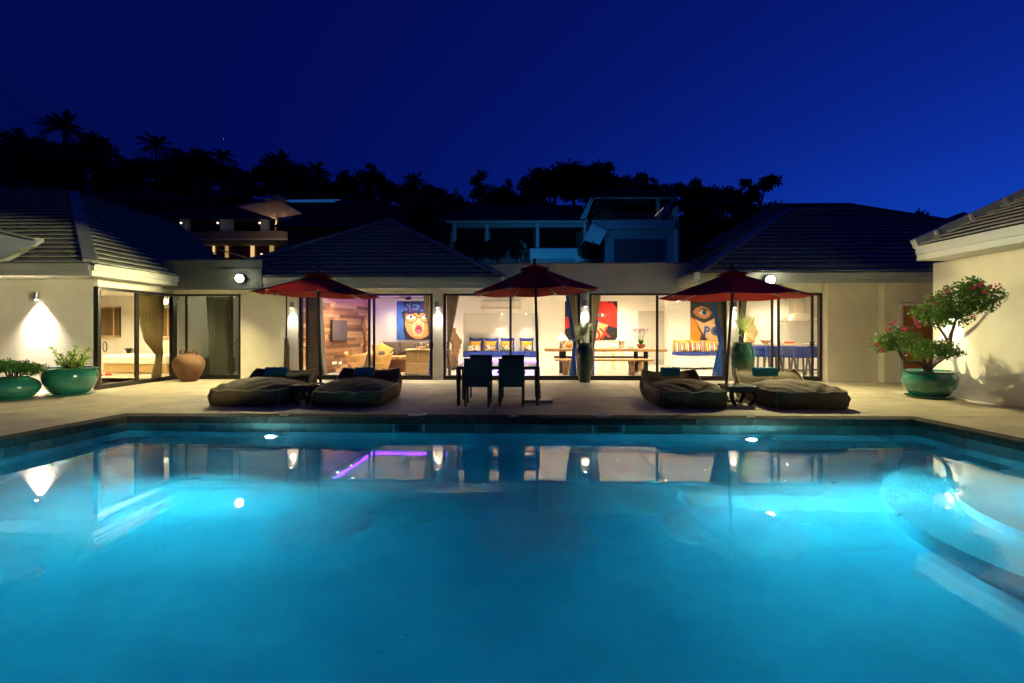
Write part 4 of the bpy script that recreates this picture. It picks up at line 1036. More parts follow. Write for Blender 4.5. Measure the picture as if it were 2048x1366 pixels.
MB().box(cb0, cb1, 15.5, 15.95, .02, .36).build('lower_body', tanbox, cb, bevel=.01); MB().box(cb0, (cb0 + cb1) / 2 - .003, 15.5, 15.95, .366, .77).box((cb0 + cb1) / 2 + .003, cb1, 15.5, 15.95, .366, .77).build('upper_body', tanbox, cb, bevel=.01)
MB().box(cb0 - .02, cb1 + .02, 15.48, 15.97, .775, .80).build('top', mat('cabinet_top', (.45, .33, .17), .5), cb)
bo = thing('driftwood_bowl', 'rough driftwood centrepiece lying on the tan cabinet', 'ornament', (X(846, 15.7), 15.7, .80)); x = X(846, 15.7)
MB().tube([(x - .22, 15.7, .83), (x - .1, 15.68, .85), (x + .02, 15.7, .84), (x + .12, 15.72, .90), (x + .2, 15.7, .98)], [.02, .035, .04, .03, .012], 8).tube([(x - .02, 15.7, .86), (x - .04, 15.7, .95), (x - .08, 15.7, 1.0)], [.02, .015, .008], 6).build('branch', drift_p, bo, smooth=True)
tag(MB().lathe([(.055, 0), (.06, .03), (.05, .055), (.02, .06)], 14, (X(834.5, 15.65), 15.65, .801)).build('trinket_box', yell, None, smooth=True), 'small round mustard box on the tan cabinet', 'box')
rug = thing('striped_rug', 'rug with red, cream and dark stripes under the coffee table', 'rug', (X(800, 16.6), 16.4, 0))
MB().box(X(765, 16.5), X(822, 16.5), 15.75, 17.2, .001, .014).build('pile', multi('rug_stripe', [(.75, .68, .58), (.55, .06, .03), (.75, .68, .58), (.06, .08, .18), (.72, .40, .25), (.75, .7, .6)], 1.7, 'stripe'), rug)
# ------------------------------------------------------------ kitchen
ky0 = 16.6
kc0, kc1 = X(1492, ky0), 10.3
kc = thing('kitchen_island', 'white kitchen island counter behind the blue stools', 'kitchen counter', ((kc0 + kc1) / 2, ky0, 0))
MB().box(kc0 + .25, kc1, ky0, ky0 + .6, .02, .90).build('body', white_m, kc); MB().box(kc0, kc1, ky0 - .18, ky0 + .62, .902, .945).build('worktop', mat('pale_worktop', (.6, .5, .38), .3), kc, bevel=.006)
MB().box(X(1500, YD), kc1, YD - .6, YD - .003, 0, .9).build('back_counter', white_m, kc)
hd = thing('extractor_hood', 'steel extractor hood with square duct on the kitchen wall', 'hood', (X(1598, YD), YD - .3, 1.7)); hx = X(1598, YD - .3); hm = mat('hood_steel', (.42, .38, .30), .35, metal=.4)
MB().box(hx - .20, hx + .20, YD - .35, YD - .004, 1.98, CZ - .001).build('duct', mat('hood_duct', (.50, .44, .33), .4, metal=.3), hd, bevel=.004)
def fh(u, v):
    a = v * 2 * PI; k = u; w_ = .20 + .34 * math.sin(k * PI / 2) ** 1.3; sgn = lambda q: (1 if q > 0 else -1) * abs(q) ** .4; return (hx + w_ * sgn(math.cos(a)), YD - .30 + (.14 + .15 * k) * sgn(math.sin(a)), 2.0 - .27 * k ** 1.6)
MB().grid(fh, 10, 40).build('canopy', hm, hd, smooth=True); MB().box(hx - .55, hx + .55, YD - .60, YD - .005, 1.695, 1.728).build('rim', hm, hd)
bw = thing('fruit_bowl', 'patterned red bowl on the kitchen island left of the door posts', 'bowl', (X(1531, 16.7), 16.7, .946)); MB().lathe([(.06, 0), (.10, .02), (.165, .12), (.15, .12), (.09, .03)], 24, (X(1531, 16.7), 16.7, .946)).build('shell', multi('bowl_pattern', [(.65, .35, .15), (.35, .05, .03), (.75, .6, .35), (.5, .12, .05)], 22), bw, smooth=True, auto=50)
tr = thing('fruit_tray', 'flat tray of small orange fruit on the kitchen island', 'tray', (X(1580, 16.7), 16.7, .946)); x = X(1580, 16.7); MB().box(x - .28, x + .40, 16.6, 16.85, .946, .96).build('tray_plate', mat('tray_orange', (.6, .28, .12), .5), tr)
for k in range(9): MB().lathe([(.005, 0), (.03, .012), (.036, .035), (.03, .058), (.005, .07)], 10, (x - .12 + (k % 5) * .06, 16.68 + (k // 5) * .07, .96)).build('fruit', mat('fruit_red', (.62, .14, .03), .4), tr, smooth=True)
def stool(px, y, lab, rz=0):
    x = X(px, y); t = thing('bar_stool', lab, 'bar stool', (x, y, 0), 'royal blue upholstered bar stools')
    MB().box(x - .22, x + .22, y - .20, y + .22, .56, .66).build('seat', blue_m, t, bevel=.03)
    def fn(u, v):
        a = (u - .5) * 2 * R(88); return (x + .245 * math.sin(a) * (1 + .0 * v), y + .03 - .245 * math.cos(a) ** .7 if math.cos(a) > 0 else y + .03, .585 + .33 * v)
    o = MB().grid(fn, 20, 4).build('backrest', blue_m, t, smooth=True); s = o.modifiers.new('solid', 'SOLIDIFY'); s.thickness = .045
    for sx in (-1, 1):
        for sy in (-1, 1): MB().bar((x + sx * .20, y + sy * .19, 0), (x + sx * .16, y + sy * .15, .565), .042, mi=0).build('leg', mat('grey_oak_leg', (.085, .065, .045), .5), t)
    MB().box(x - .19, x + .19, y - .19, y - .17, .17, .20).box(x - .19, x + .19, y + .17, y + .19, .17, .20).build('footrest', mat('grey_oak_leg'), t)
    t.rotation_euler.z = 0
for px, y, lab in ((1522, 16.0, 'blue bar stool farthest left, nearest the spiky vase'), (1546, 15.75, 'blue bar stool behind the pair of door posts'), (1573, 15.5, 'blue bar stool right of the pair of door posts'), (1601, 15.25, 'blue bar stool second from the right in the kitchen'), (1631, 15.5, 'blue bar stool farthest right, partly behind the door frame')): stool(px, y, lab)

# ------------------------------------------------------------ bedroom
struct(MB().box(-19, -10.05, 11.63, 17.4, -.15, -.0), 'bedroom_floor', mat('bedroom_floor', (.62, .55, .42), .18))
struct(MB().box(-19, -10.16, 17.3, 17.45, 0, 2.6).box(-19.1, -18.9, 11.6, 17.3, 0, 2.6), 'bedroom_wall', plaster_in)
struct(MB().box(-19, -10.16, 11.63, 17.45, 2.6, 2.7), 'bedroom_ceiling', plaster_in)
for bx_, by_, lab in ((-12.0, 13.2, 'bedroom ceiling downlight nearest the glass door'), (-13.6, 15.0, 'bedroom ceiling downlight over the foot of the bed'), (-11.6, 15.6, 'bedroom ceiling downlight over the bed head'), (-14.6, 13.0, 'bedroom ceiling downlight deep in the room')): downlight(bx_, by_, 62, lab, 160, (1, .76, .44), z=2.598)
bd0, bd1 = X(219, 16.0), X(345, 16.0)
bed = thing('bed', 'bed with white duvet and tan valance seen through the left glass door', 'bed', ((bd0 + bd1) / 2, 16.5, 0))
MB().box(bd0, bd1, 15.75, 17.0, .03, .30).build('valance', skirt_m, bed, bevel=.01); MB().box(bd0 - .03, bd1, 15.70, 17.05, .302, .60).build('duvet', linen, bed, bevel=.09)
for o in kids(bed):
    if 'duvet' in o.name: o.modifiers['bevel'].segments = 5
cushion('', X(311, 16.4), 16.6, .58, .5, .28, .18, mat('cream_pillow', (.80, .65, .36), .9), -30, parent=bed, name='pillow')
def blind(pa, pb, ya, yb_, lab):
    x0, x1 = X(pa, 17.25), X(pb, 17.25); z0, z1 = Z(yb_, pa, 17.25), Z(ya, pa, 17.25); t = thing('window_blind', lab, 'blind', ((x0 + x1) / 2, 17.2, z0), 'wooden blinds of the bedroom')
    n = 24; wm2 = mat('blind_wood', (.42, .27, .12), .6)
    MB().box(x0, x1, 17.27, 17.295, z0, z1).build('window', mat('dark_window', (.05, .035, .02), .3), t)
    for k in range(n): zz = z0 + .08 + (z1 - z0 - .12) * k / n; MB().bar((x0 + .02, 17.24, zz), (x1 - .02, 17.24, zz), .045, .006, up=(0, -.6, 1)).build('slat', wm2, t)
    for k in (.22, .80): MB().box(x0 + (x1 - x0) * k - .018, x0 + (x1 - x0) * k + .018, 17.205, 17.212, z0, z1).build('tape', mat('blind_tape', (.66, .50, .28), .8), t)
    MB().box(x0, x1, 17.20, 17.26, z0, z0 + .07).box(x0, x1, 17.20, 17.26, z1 - .05, z1).build('rail', mat('blind_rail', (.55, .40, .2), .6), t)
blind(186, 240, 613, 675, 'wooden slatted blind on the bedroom wall left of the door post'); blind(307, 345, 616, 676, 'wooden slatted blind partly behind the bedroom curtain')
def curt_side(lab, rows, x, m, folds):
    t = thing('curtain', lab, 'curtain', (x, 13.6, 0), cg)
    def fn(u, v):
        q = u * (len(rows) - 1); i = min(int(q), len(rows) - 2); k = q - i; z = rows[i][0] * (1 - k) + rows[i + 1][0] * k; a = rows[i][1] * (1 - k) + rows[i + 1][1] * k; b = rows[i][2] * (1 - k) + rows[i + 1][2] * k
        return (x + .04 * math.sin(v * folds * 2 * PI), a + (b - a) * v, z)
    MB().grid(fn, 24, folds * 12).build('drape', m, t, smooth=True)
curt_side('brown curtain drawn to the right side of the bedroom glass door', [(2.36, 12.95, 13.9), (1.6, 13.0, 13.9), (1.1, 13.15, 13.85), (.72, 13.58, 13.84), (.62, 13.6, 13.8), (.08, 13.4, 13.78)], -10.22, mat('brown_curtain', (.26, .165, .065), .9, var=.12, scale=5), 8)
curt_side('narrow curtain at the left edge of the bedroom glass door', [(2.36, 11.65, 11.75), (1.2, 11.65, 11.7), (.08, 11.65, 11.8)], -10.24, beige_m, 2)
bvx = X(256.5, 17.1); bv = thing('black_vase', 'flared black vase behind the bed', 'vase', (bvx, 17.1, .5)); MB().lathe([(.06, .0), (.055, .1), (.08, .18), (.13, .26), (.12, .26), (.06, .17)], 20, (bvx, 17.12, .5)).build('body', black_m, bv, smooth=True); MB().box(bvx - .3, bvx + .3, 17.03, 17.28, 0, .499).build('stand', skirt_m, bv)
rd = thing('red_slippers', 'small red slippers on the bedroom floor by the door', 'slippers', (-12.6, 14.9, 0)); c_ = at(199, 752); 
for k in range(2): MB().lathe([(.10, 0), (.11, .03), (.06, .07)], 14, (c_.x + k * .1, c_.y + k * .22, 0), sy=.45).build('slipper', mat('red_felt', (.6, .03, .01), .9), rd, smooth=True)
# dim bathroom behind the second glass door
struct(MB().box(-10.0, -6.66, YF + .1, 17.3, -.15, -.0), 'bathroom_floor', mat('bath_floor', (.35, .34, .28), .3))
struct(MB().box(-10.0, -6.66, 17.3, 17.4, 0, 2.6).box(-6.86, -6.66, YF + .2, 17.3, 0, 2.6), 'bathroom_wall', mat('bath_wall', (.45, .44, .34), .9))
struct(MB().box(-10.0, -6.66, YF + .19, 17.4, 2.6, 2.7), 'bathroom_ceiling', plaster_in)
lamp('bathroom_glow', 'POINT', (-8.6, 15.6, 2.3), 2.2 * INTW, (.95, .9, .6), None, size=.1)
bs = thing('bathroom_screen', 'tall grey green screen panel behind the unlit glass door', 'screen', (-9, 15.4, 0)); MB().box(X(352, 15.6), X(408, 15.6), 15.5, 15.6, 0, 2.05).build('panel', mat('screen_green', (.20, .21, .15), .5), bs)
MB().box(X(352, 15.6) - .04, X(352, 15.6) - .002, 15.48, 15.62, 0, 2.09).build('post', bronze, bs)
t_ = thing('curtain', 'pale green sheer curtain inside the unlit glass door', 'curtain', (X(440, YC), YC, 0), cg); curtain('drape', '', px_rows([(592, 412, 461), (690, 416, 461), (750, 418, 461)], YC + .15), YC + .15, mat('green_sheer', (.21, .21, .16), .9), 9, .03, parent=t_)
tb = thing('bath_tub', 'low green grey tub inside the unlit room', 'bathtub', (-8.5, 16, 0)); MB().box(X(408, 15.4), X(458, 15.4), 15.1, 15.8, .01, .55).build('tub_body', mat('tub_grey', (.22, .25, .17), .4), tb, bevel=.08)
# ================================================================== OUTDOOR LAMPS
def sconce(x, y, z, lab, power, ang=74):
    t = thing('wall_sconce', lab, 'wall lamp', (x, y, z), 'steel downlighter sconces on the white walls')
    MB().box(x - .06, x + .0, y - .04, y, z - .075, z + .075).build('wall_plate', alu, t, bevel=.004)
    MB().tube([(x + .025, y - .09, z - .085), (x + .025, y - .09, z + .085)], .048, 20).build('tube', alu, t, smooth=True, auto=40)
    MB().tube([(x + .025, y - .09, z - .0862), (x + .025, y - .09, z - .089)], .036, 16).build('lens', emis('sconce_glow', (1, .93, .78), 22), t)
    lamp('beam', 'SPOT', (x + .025, y - .075, z - .095), power * SCW, (1, .92, .76), t, (0, .05, -1), size=.03, angle=ang, blend=1)
    return t
sconce(X(80, 11.42) - .02, 11.42, Z(592, 80, 11.37), 'steel sconce on the bedroom wing wall above the green pots', 210, 92)
sconce(X(587, YF) - .0, 13.918, Z(610, 587, 13.9), 'steel sconce on the narrow column left of the living room door', 22)
sconce(X(875, YF), yw0, Z(609, 875, 13.9), 'steel sconce on the column between portrait and niche', 24)
sconce(X(1168, YF), yw0, Z(607, 1168, 13.9), 'steel sconce on the column behind the middle spiky vase', 24)
sconce(X(1464, YF), yw0, Z(609, 1464, 13.9), 'steel sconce on the column left of the kitchen door', 22)
# wall lamps behind the bonsai on the side wing (their beams light wall and floor)
def sconce_side(y, z, lab, power):
    x = WX; t = thing('wall_sconce', lab, 'wall lamp', (x, y, z), 'steel downlighter sconces on the white walls')
    MB().box(x - .04, x, y - .06, y, z - .075, z + .075).build('wall_plate', alu, t, bevel=.004); MB().tube([(x - .09, y + .02, z - .085), (x - .09, y + .02, z + .085)], .048, 20).build('tube', alu, t, smooth=True, auto=40)
    MB().tube([(x - .09, y + .02, z - .0862), (x - .09, y + .02, z - .089)], .036, 16).build('lens', emis('sconce_glow', (1, .93, .78), 22), t)
    lamp('beam', 'SPOT', (x - .095, y + .02, z - .10), power * SCW, (1, .92, .72), t, (.10, 0, -1), size=.03, angle=72, blend=.8)
sconce_side(10.65, 1.95, 'steel sconce hidden behind the bonsai on the side wing wall', 44)
sconce_side(7.4, 1.95, 'steel sconce on the side wing wall just outside the right edge', 44)
def flood(x, y, z, lab, power, dirn, ang=150, color=(.98, .88, .45), s=1, blend=.35):
    t = thing('floodlight', lab, 'floodlight', (x, y, z), 'floodlights under the eaves')
    MB().box(x - .05, x + .05, y + s * .09 - .03, y + s * .09 + .03, z - .04, z + .05).build('bracket', alu, t)
    MB().tube([(x, y + s * .08, z), (x, y + .0, z), (x, y - s * .02, z)], [.05, .10, .105], 20).build('housing', alu, t, smooth=True, auto=40)
    MB().lathe([(.005, -.10), (.07, -.07), (.098, 0), (.07, .07), (.005, .10)], 20, (x, y - s * .05, z)).build('bulb', emis('flood_glow', (1, .94, .70), 60), t, smooth=True)
    lamp('beam', 'SPOT', (x, y - s * .14, z - .01), power * FLW, color, t, dirn, size=.05, angle=ang, blend=blend)
    return t
flood(X(482, ye - .15), ye - .18, Z(557, 482, ye - .2), 'glaring floodlight on the eave between bedroom wing and living room', 900, (-.35, -.75, -1), 150, blend=.9)
flood(X(1538, ky - .15), ky - .18, Z(560, 1538, ky - .2), 'glaring floodlight on the kitchen eave above the right parasol', 760, (.30, -.6, -1.1), 150, blend=.9)
# floodlight on the side wing, outside the picture, that lights the left wing from the pool side
flood(8.15, 1.0, 3.0, 'floodlight on the side wing eave outside the right edge', 8500, (-21.35, 10.85, -1.5), 16, s=-1)

fl_l = flood(-10.6, 3.2, 3.4, 'floodlight on a short mast beside the deck outside the left edge', 4200, (20.3, 5.6, .95), 15, s=-1)
MB().tube([(-10.6, 3.1, 0), (-10.6, 3.1, 3.36)], .035, 10).build('mast', alu, fl_l)
# ================================================================== PARASOLS
def parasol(foot, top, rad, rim, apex, lab, tilt=(0, 0), base=False, rz=0):
    fx, fy = foot; tx, ty = top
    t = thing('red_parasol', lab, 'parasol', (fx, fy, 0), 'red octagonal wooden parasols')
    T = Matrix.Translation((tx, ty, rim)) @ Matrix.Rotation(tilt[0], 4, 'X') @ Matrix.Rotation(tilt[1], 4, 'Y')
    H = apex - rim; n = 8
    C = lambda k, r, z: T @ Vector((r * math.cos(rz + 2 * PI * (k + .5) / n), r * math.sin(rz + 2 * PI * (k + .5) / n), z))
    cm = MB(); nr = 8
    for k in range(n):
        def fn(u, v, k=k):
            r_ = .14 + (rad - .14) * u; a = C(k, r_, 0); b = C(k + 1, r_, 0); p = a.lerp(b, v); sag = 4 * v * (1 - v) * .035 * u
            zz = H * (1 - u) ** 1.12; return p + Vector((0, 0, zz - sag))
        cm.grid(fn, nr, 5)
    o = cm.build('canopy', red_m, t)
    for i in range(0): pass
    tp = MB()
    for k in range(n):
        a, b, c0 = C(k, .30, H * .86 + .055), C(k + 1, .30, H * .86 + .055), C(k, 0, H + .10); tp.add([a, b, c0], [(0, 1, 2)])
    s_ = tp.build('vent_cap', red_m, t); so = s_.modifiers.new('solid', 'SOLIDIFY'); so.thickness = .004
    vl = MB()
    for k in range(n):
        a, b = C(k, rad, 0), C(k + 1, rad, 0); m_ = a.lerp(b, .5) - Vector((0, 0, .035)); d = Vector((0, 0, -.06)); vl.add([a, m_, b, b + d, m_ + d, a + d], [(0, 1, 4, 5), (1, 2, 3, 4)])
    for k in range(n):
        rb = MB().bar(C(k, .06, H * .93 - .03), C(k, rad * 1.01, -.022), .026, .022).build('rib', rib_m, t)
        MB().bar(C(k, .05, H * .25), C(k, rad * .52, H * .44 - .03), .018, .018).build('strut', rib_m, t)
    hb = T @ Vector((0, 0, H * .25)); pe = T @ Vector((0, 0, H + .05))
    MB().tube([(fx, fy, .0 if not base else .05), hb, pe], [.028, .026, .024], 16).build('pole', pole_m, t, smooth=True, auto=40)
    MB().tube([hb + Vector((0, 0, -.05)), hb + Vector((0, 0, .05))], .055, 16).build('hub', black_m, t, smooth=True, auto=40)
    MB().lathe([(.03, 0), (.045, .03), (.02, .05), (.035, .08), (.03, .11), (.005, .125)], 14, tuple(pe + Vector((0, 0, .04)))).build('finial', pole_m, t, smooth=True)
    if base:
        MB().box(fx - .28, fx + .26, fy - .28, fy + .30, .0, .055).build('base_plate', mat('granite_base', (.20, .17, .15), .35, var=.3, scale=60), t, bevel=.006); MB().tube([(fx, fy, .055), (fx, fy, .36)], .040, 16).build('sleeve', bronze, t)
    else: MB().lathe([(.24, 0), (.24, .05), (.20, .065), (.04, .07), (.035, .25)], 24, (fx, fy, 0)).build('base_plate', black_m, t, smooth=True, auto=40)
    return t
parasol((X(642, 10.3), 10.3), (X(636, 10.25), 10.25), 1.26, Z(588, 636, 10.25), Z(553, 636, 10.25), 'red parasol standing between the two left bean bags', (0, R(1.5)))
parasol((X(1077.5, 9.86), 9.86), (X(1071, 9.8), 9.8), 1.25, Z(583, 1072, 9.8), Z(538, 1072, 9.8), 'red parasol with flat granite base over the black dining set', (0, R(-2)), base=True)
parasol((X(1450, 10.0), 10.0), (X(1465, 9.9), 9.9), 1.42, Z(593, 1465, 9.9), Z(548, 1461, 9.85), 'red parasol standing between the two right bean bags', (0, 0))

# ================================================================== BEAN BAG LOUNGERS
def beanbag(x0, x1, y0, y1, lab, seed, head=.52, flip=1):
    t = thing('bean_bag_lounger', lab, 'lounger', ((x0 + x1) / 2, y0, 0), 'khaki bean bag loungers beside the pool')
    w, l = x1 - x0, y1 - y0; r = random.Random(seed); ph = [r.uniform(0, 6) for _ in range(8)]
    def topz(u, v):                          # u across 0..1, v along 0..1
        edge = min(u, 1 - u) * 2; base = .285 + .02 * math.sin(3 * v + ph[0])
        puff = .17 * (math.sin(PI * min(1, max(0, v * 1.25))) ** .8) * (1 - (2 * u - 1) ** 2) ** .55
        dip = -.12 * math.exp(-((v - .80) / .07) ** 2) * (1 - (2 * u - 1) ** 4)
        hd = (head - .28) * max(0, (v - .76) / .24) ** .8 + .07 * max(0, (v - .8) / .2) * abs(2 * u - 1) ** 3
        wr = .011 * math.sin(u * 17 + v * 6 + ph[1]) * math.sin(v * 21 + ph[2]) + .012 * math.sin(abs(u - .5) * 30 - v * 34 + ph[3]) * math.exp(-((v - .12) / .16) ** 2) + .010 * math.sin(u * 40 + math.sin(v * 9) * 3 + ph[4]) * math.exp(-((v - .74) / .13) ** 2)
        return base + puff + dip + hd + wr * (1 if 0 < u < 1 else .3)
    def px_(u, v): 
        rd = .055 * (abs(2 * u - 1) ** 8) * 0
        return x0 + w * u + .02 * math.sin(v * 8 + ph[5]) * (u - .5), y0 + l * v + .045 * (1 - abs(2 * u - 1) ** 3) * (-1 if v < .01 else 0)
    def round_(u, v):                        # rounded corners in plan
        a, b = 2 * u - 1, 2 * v - 1; k = 1 - .045 * (abs(a) ** 5) * (abs(b) ** 5) * 2
        return (x0 + x1) / 2 + a * w / 2 * k, (y0 + y1) / 2 + b * l / 2 * k
    mb = MB()
    def ft(u, v):
        x, y = round_(u, v); return (x, y, topz(u, v))
    mb.grid(ft, 40, 56)
    def side(fuv, nn_):
        def fs(a, b):
            u, v = fuv(a); x, y = round_(u, v); zt = topz(u, v); bul = .045 * math.sin(PI * min(1, b * 1.02)) ; cx, cyy = (x0 + x1) / 2, (y0 + y1) / 2
            dx, dy = nn_; wv = .010 * math.sin(a * 23 + b * 5 + ph[6]) * math.sin(PI * b) + .008 * math.sin(a * 9 - b * 9 + ph[7]) * math.sin(PI * b)
            under = -.03 * b ** 6; return (x + dx * (bul + wv + under), y + dy * (bul + wv + under), zt * (1 - b) + .0 * b)
        mb.grid(fs, 48, 12)
    side(lambda a: (a, 0), (0, -1)); side(lambda a: (a, 1), (0, 1)); side(lambda a: (0, a), (-1, 0)); side(lambda a: (1, a), (1, 0))
    mb.build('bag', khaki, t, smooth=True, auto=50)
    pm_ = MB()
    edge = [ft(0, i / 40) for i in range(41)] + [ft(i / 30, 1) for i in range(1, 31)] + [ft(1, 1 - i / 40) for i in range(1, 41)] + [ft(1 - i / 30, 0) for i in range(1, 31)]
    pm_.tube(edge, .011, 6, cap=False)
    for u, v in ((0, 0), (1, 0), (1, 1), (0, 1)):
        x, y = round_(u, v); z = topz(u, v); pm_.tube([(x, y, z), (x + (u - .5) * .05, y + (v - .5) * .05, z * .5), (x, y, .005)], .007, 6)
    pm_.build('piping', pipe_m, t, smooth=True)
    return t
beanbag(-5.86, -4.47, 8.98, 10.75, 'leftmost khaki bean bag lounger', 1); beanbag(-3.93, -2.62, 8.95, 10.65, 'khaki bean bag lounger right of the left parasol, under the portrait window', 2)
beanbag(2.42, 3.62, 8.92, 10.72, 'khaki bean bag lounger left of the right parasol pole', 3); beanbag(4.40, 5.75, 8.9, 10.78, 'rightmost khaki bean bag lounger', 4)
def towel(x, y, z, w, lab, rz=0, tilt=-28):
    t = thing('rolled_towel', lab, 'towel', (x, y, z), 'folded teal towels on the bean bags')
    mb = MB()
    def fn(u, v):
        a = v * 2 * PI; s = lambda q: (1 if q > 0 else -1) * abs(q) ** .55; k = min(1, min(u, 1 - u) * 14) ** .4 * .08 + .92
        return ((u - .5) * w, .045 * s(math.cos(a)) * k, .095 * s(math.sin(a)) * k + .006 * math.sin(u * 20))
    mb.grid(fn, 24, 24)
    for e_ in (0, 1): mb.poly([fn(e_, j / 24) for j in range(24)])
    M = Matrix.Translation((x, y, z)) @ Matrix.Rotation(rz, 4, 'Z') @ Matrix.Rotation(R(tilt), 4, 'X'); mb.v = [tuple(M @ Vector(p)) for p in mb.v]; mb.build('roll', teal_m, t, smooth=True, auto=60)
    # worn embroidered lettering: illegible loops of thread
    lm = MB(); r = random.Random(int(x * 100)); xx = -w * .30
    while xx < w * .30:
        hgt = r.uniform(.02, .034); q = [(xx, -.047, -.018), (xx + .006, -.047, -.018 + hgt), (xx + .018, -.047, -.018 + hgt * .8), (xx + .016, -.047, -.02), (xx + .024, -.047, -.016)]
        lm.tube([M @ Vector(p) for p in q], .003, 4); xx += r.uniform(.028, .036)
    lm.build('embroidery', stitch_m, t)
def zat(py, Y): return CH + (660 - py) / 1000 * Y
towel(X(552, 10.35), 10.35, zat(744, 10.35), .46, 'rolled teal towel on the leftmost bean bag'); towel(X(729, 10.3), 10.3, zat(744, 10.3), .40, 'rolled teal towel on the bean bag under the portrait window')
towel(X(1341, 10.35), 10.35, zat(743, 10.35), .38, 'rolled teal towel on the bean bag left of the right parasol', R(4)); towel(X(1530, 10.35), 10.35, zat(743, 10.35), .48, 'rolled teal towel on the rightmost bean bag', R(-3))
def side_table(x0, x1, y0, y1, h, lab):
    t = thing('side_table', lab, 'side table', ((x0 + x1) / 2, (y0 + y1) / 2, 0), 'low black side tables between the bean bags')
    MB().box(x0, x1, y0, y1, h - .035, h).build('table_top', mat('table_top_black', (.045, .04, .036), .22, var=.3, scale=12), t, bevel=.006)
    MB().box(x0 + .04, x1 - .04, y0 + .04, y1 - .04, h - .12, h - .036).build('apron', black_m, t)
    for sx, xx in ((-1, x0 + .09), (1, x1 - .09)):
        for sy, yy in ((-1, y0 + .09), (1, y1 - .09)):
            pts = [(xx + sx * (.05 * math.sin(PI * k / 10)) - sx * .07 * (k / 10), yy + sy * .05 * math.sin(PI * k / 10), (h - .09) * (1 - k / 10)) for k in range(11)]; MB().tube(pts, [.046 - .0012 * k for k in range(11)], 8).build('leg', black_m, t, smooth=True)
side_table(-4.43, -3.97, 9.25, 9.80, .36, 'low black curved leg table between the two left bean bags'); side_table(3.74, 4.30, 9.28, 9.85, .36, 'low black curved leg table between the two right bean bags')

# ================================================================== BLACK DINING SET
TX0, TX1, TY0, TY1, TZ = -1.27, .265, 9.22, 10.08, .725
dn = thing('garden_table', 'black wicker garden table with glass top under the middle parasol', 'garden table', ((TX0 + TX1) / 2, 9.65, 0))
fr = MB().box(TX0, TX1, TY0, TY0 + .07, TZ - .055, TZ).box(TX0, TX1, TY1 - .07, TY1, TZ - .055, TZ).box(TX0, TX0 + .07, TY0 + .07, TY1 - .07, TZ - .055, TZ).box(TX1 - .07, TX1, TY0 + .07, TY1 - .07, TZ - .055, TZ).build('frame', dark_m, dn)
MB().box(TX0 + .01, TX1 - .01, TY0 + .01, TY1 - .01, TZ + .001, TZ + .009).build('glass_top', mat('frosted_table_glass', (.42, .42, .40), .06), dn)
for x in (TX0 + .035, TX1 - .035):
    for y in (TY0 + .035, TY1 - .035):
        MB().prism([(x - .024, y - .024, 0), (x + .024, y - .024, 0), (x + .024, y + .024, 0), (x - .024, y + .024, 0)], (0, 0, .01)).tube([(x, y, 0), (x, y, TZ - .056)], [.030, .046], 4).build('leg', dark_m, dn)
at_ = thing('ashtray', 'small dark ashtray on the garden table', 'ashtray', (-.36, 9.9, TZ + .01)); MB().lathe([(.05, 0), (.075, .01), (.08, .05), (.068, .05), (.06, .015)], 20, (-.33, 9.9, TZ + .01)).build('dish', black_m, at_, smooth=True, auto=40)
def chair(x, y, face, lab):                  # face: +1 looks away from the camera
    t = thing('wicker_chair', lab, 'chair', (x, y, 0), 'black wicker chairs at the garden table')
    f = face; w = .23
    bk = MB()
    def fn(u, v): return (x + (u - .5) * 2 * w, y - f * (.03 + .06 * v), .40 + .50 * v)
    bk.prism([(x - w, y - f * .02, .36), (x + w, y - f * .02, .36), (x + w, y - f * .085, .885), (x - w, y - f * .085, .885)], (0, f * .05, 0)); bk.build('backrest', dark_m, t, bevel=.012)
    MB().box(x - w, x + w, min(y + f * .03, y + f * .47), max(y + f * .03, y + f * .47), .36, .44).build('seat', dark_m, t, bevel=.012)
    MB().box(x - w + .02, x + w - .02, min(y + f * .05, y + f * .44), max(y + f * .05, y + f * .44), .442, .48).build('seat_pad', mat('chair_pad', (.05, .045, .04), .9), t, bevel=.015)
    for sx in (-1, 1):
        MB().tube([(x + sx * (w - .02), y, 0), (x + sx * (w - .02), y, .37)], [.017, .024], 4).build('leg', dark_m, t)
        MB().tube([(x + sx * (w - .01), y + f * .46, 0), (x + sx * (w - .01), y + f * .45, .63)], [.017, .024], 4).build('leg', dark_m, t)
        MB().box(x + sx * (w + .0) - .028, x + sx * (w + .0) + .028, min(y - f * .03, y + f * .46), max(y - f * .03, y + f * .46), .61, .65).build('armrest', dark_m, t, bevel=.008)
chair(X(953.8, 9.1), 9.1, 1, 'black wicker chair on the pool side, left of its pair'); chair(X(1022.5, 9.1), 9.1, 1, 'black wicker chair on the pool side, right of its pair')
chair(X(962, 10.3), 10.3, -1, 'black wicker chair on the house side of the table, left of its pair'); chair(X(1026, 10.3), 10.3, -1, 'black wicker chair on the house side of the table, right of its pair')

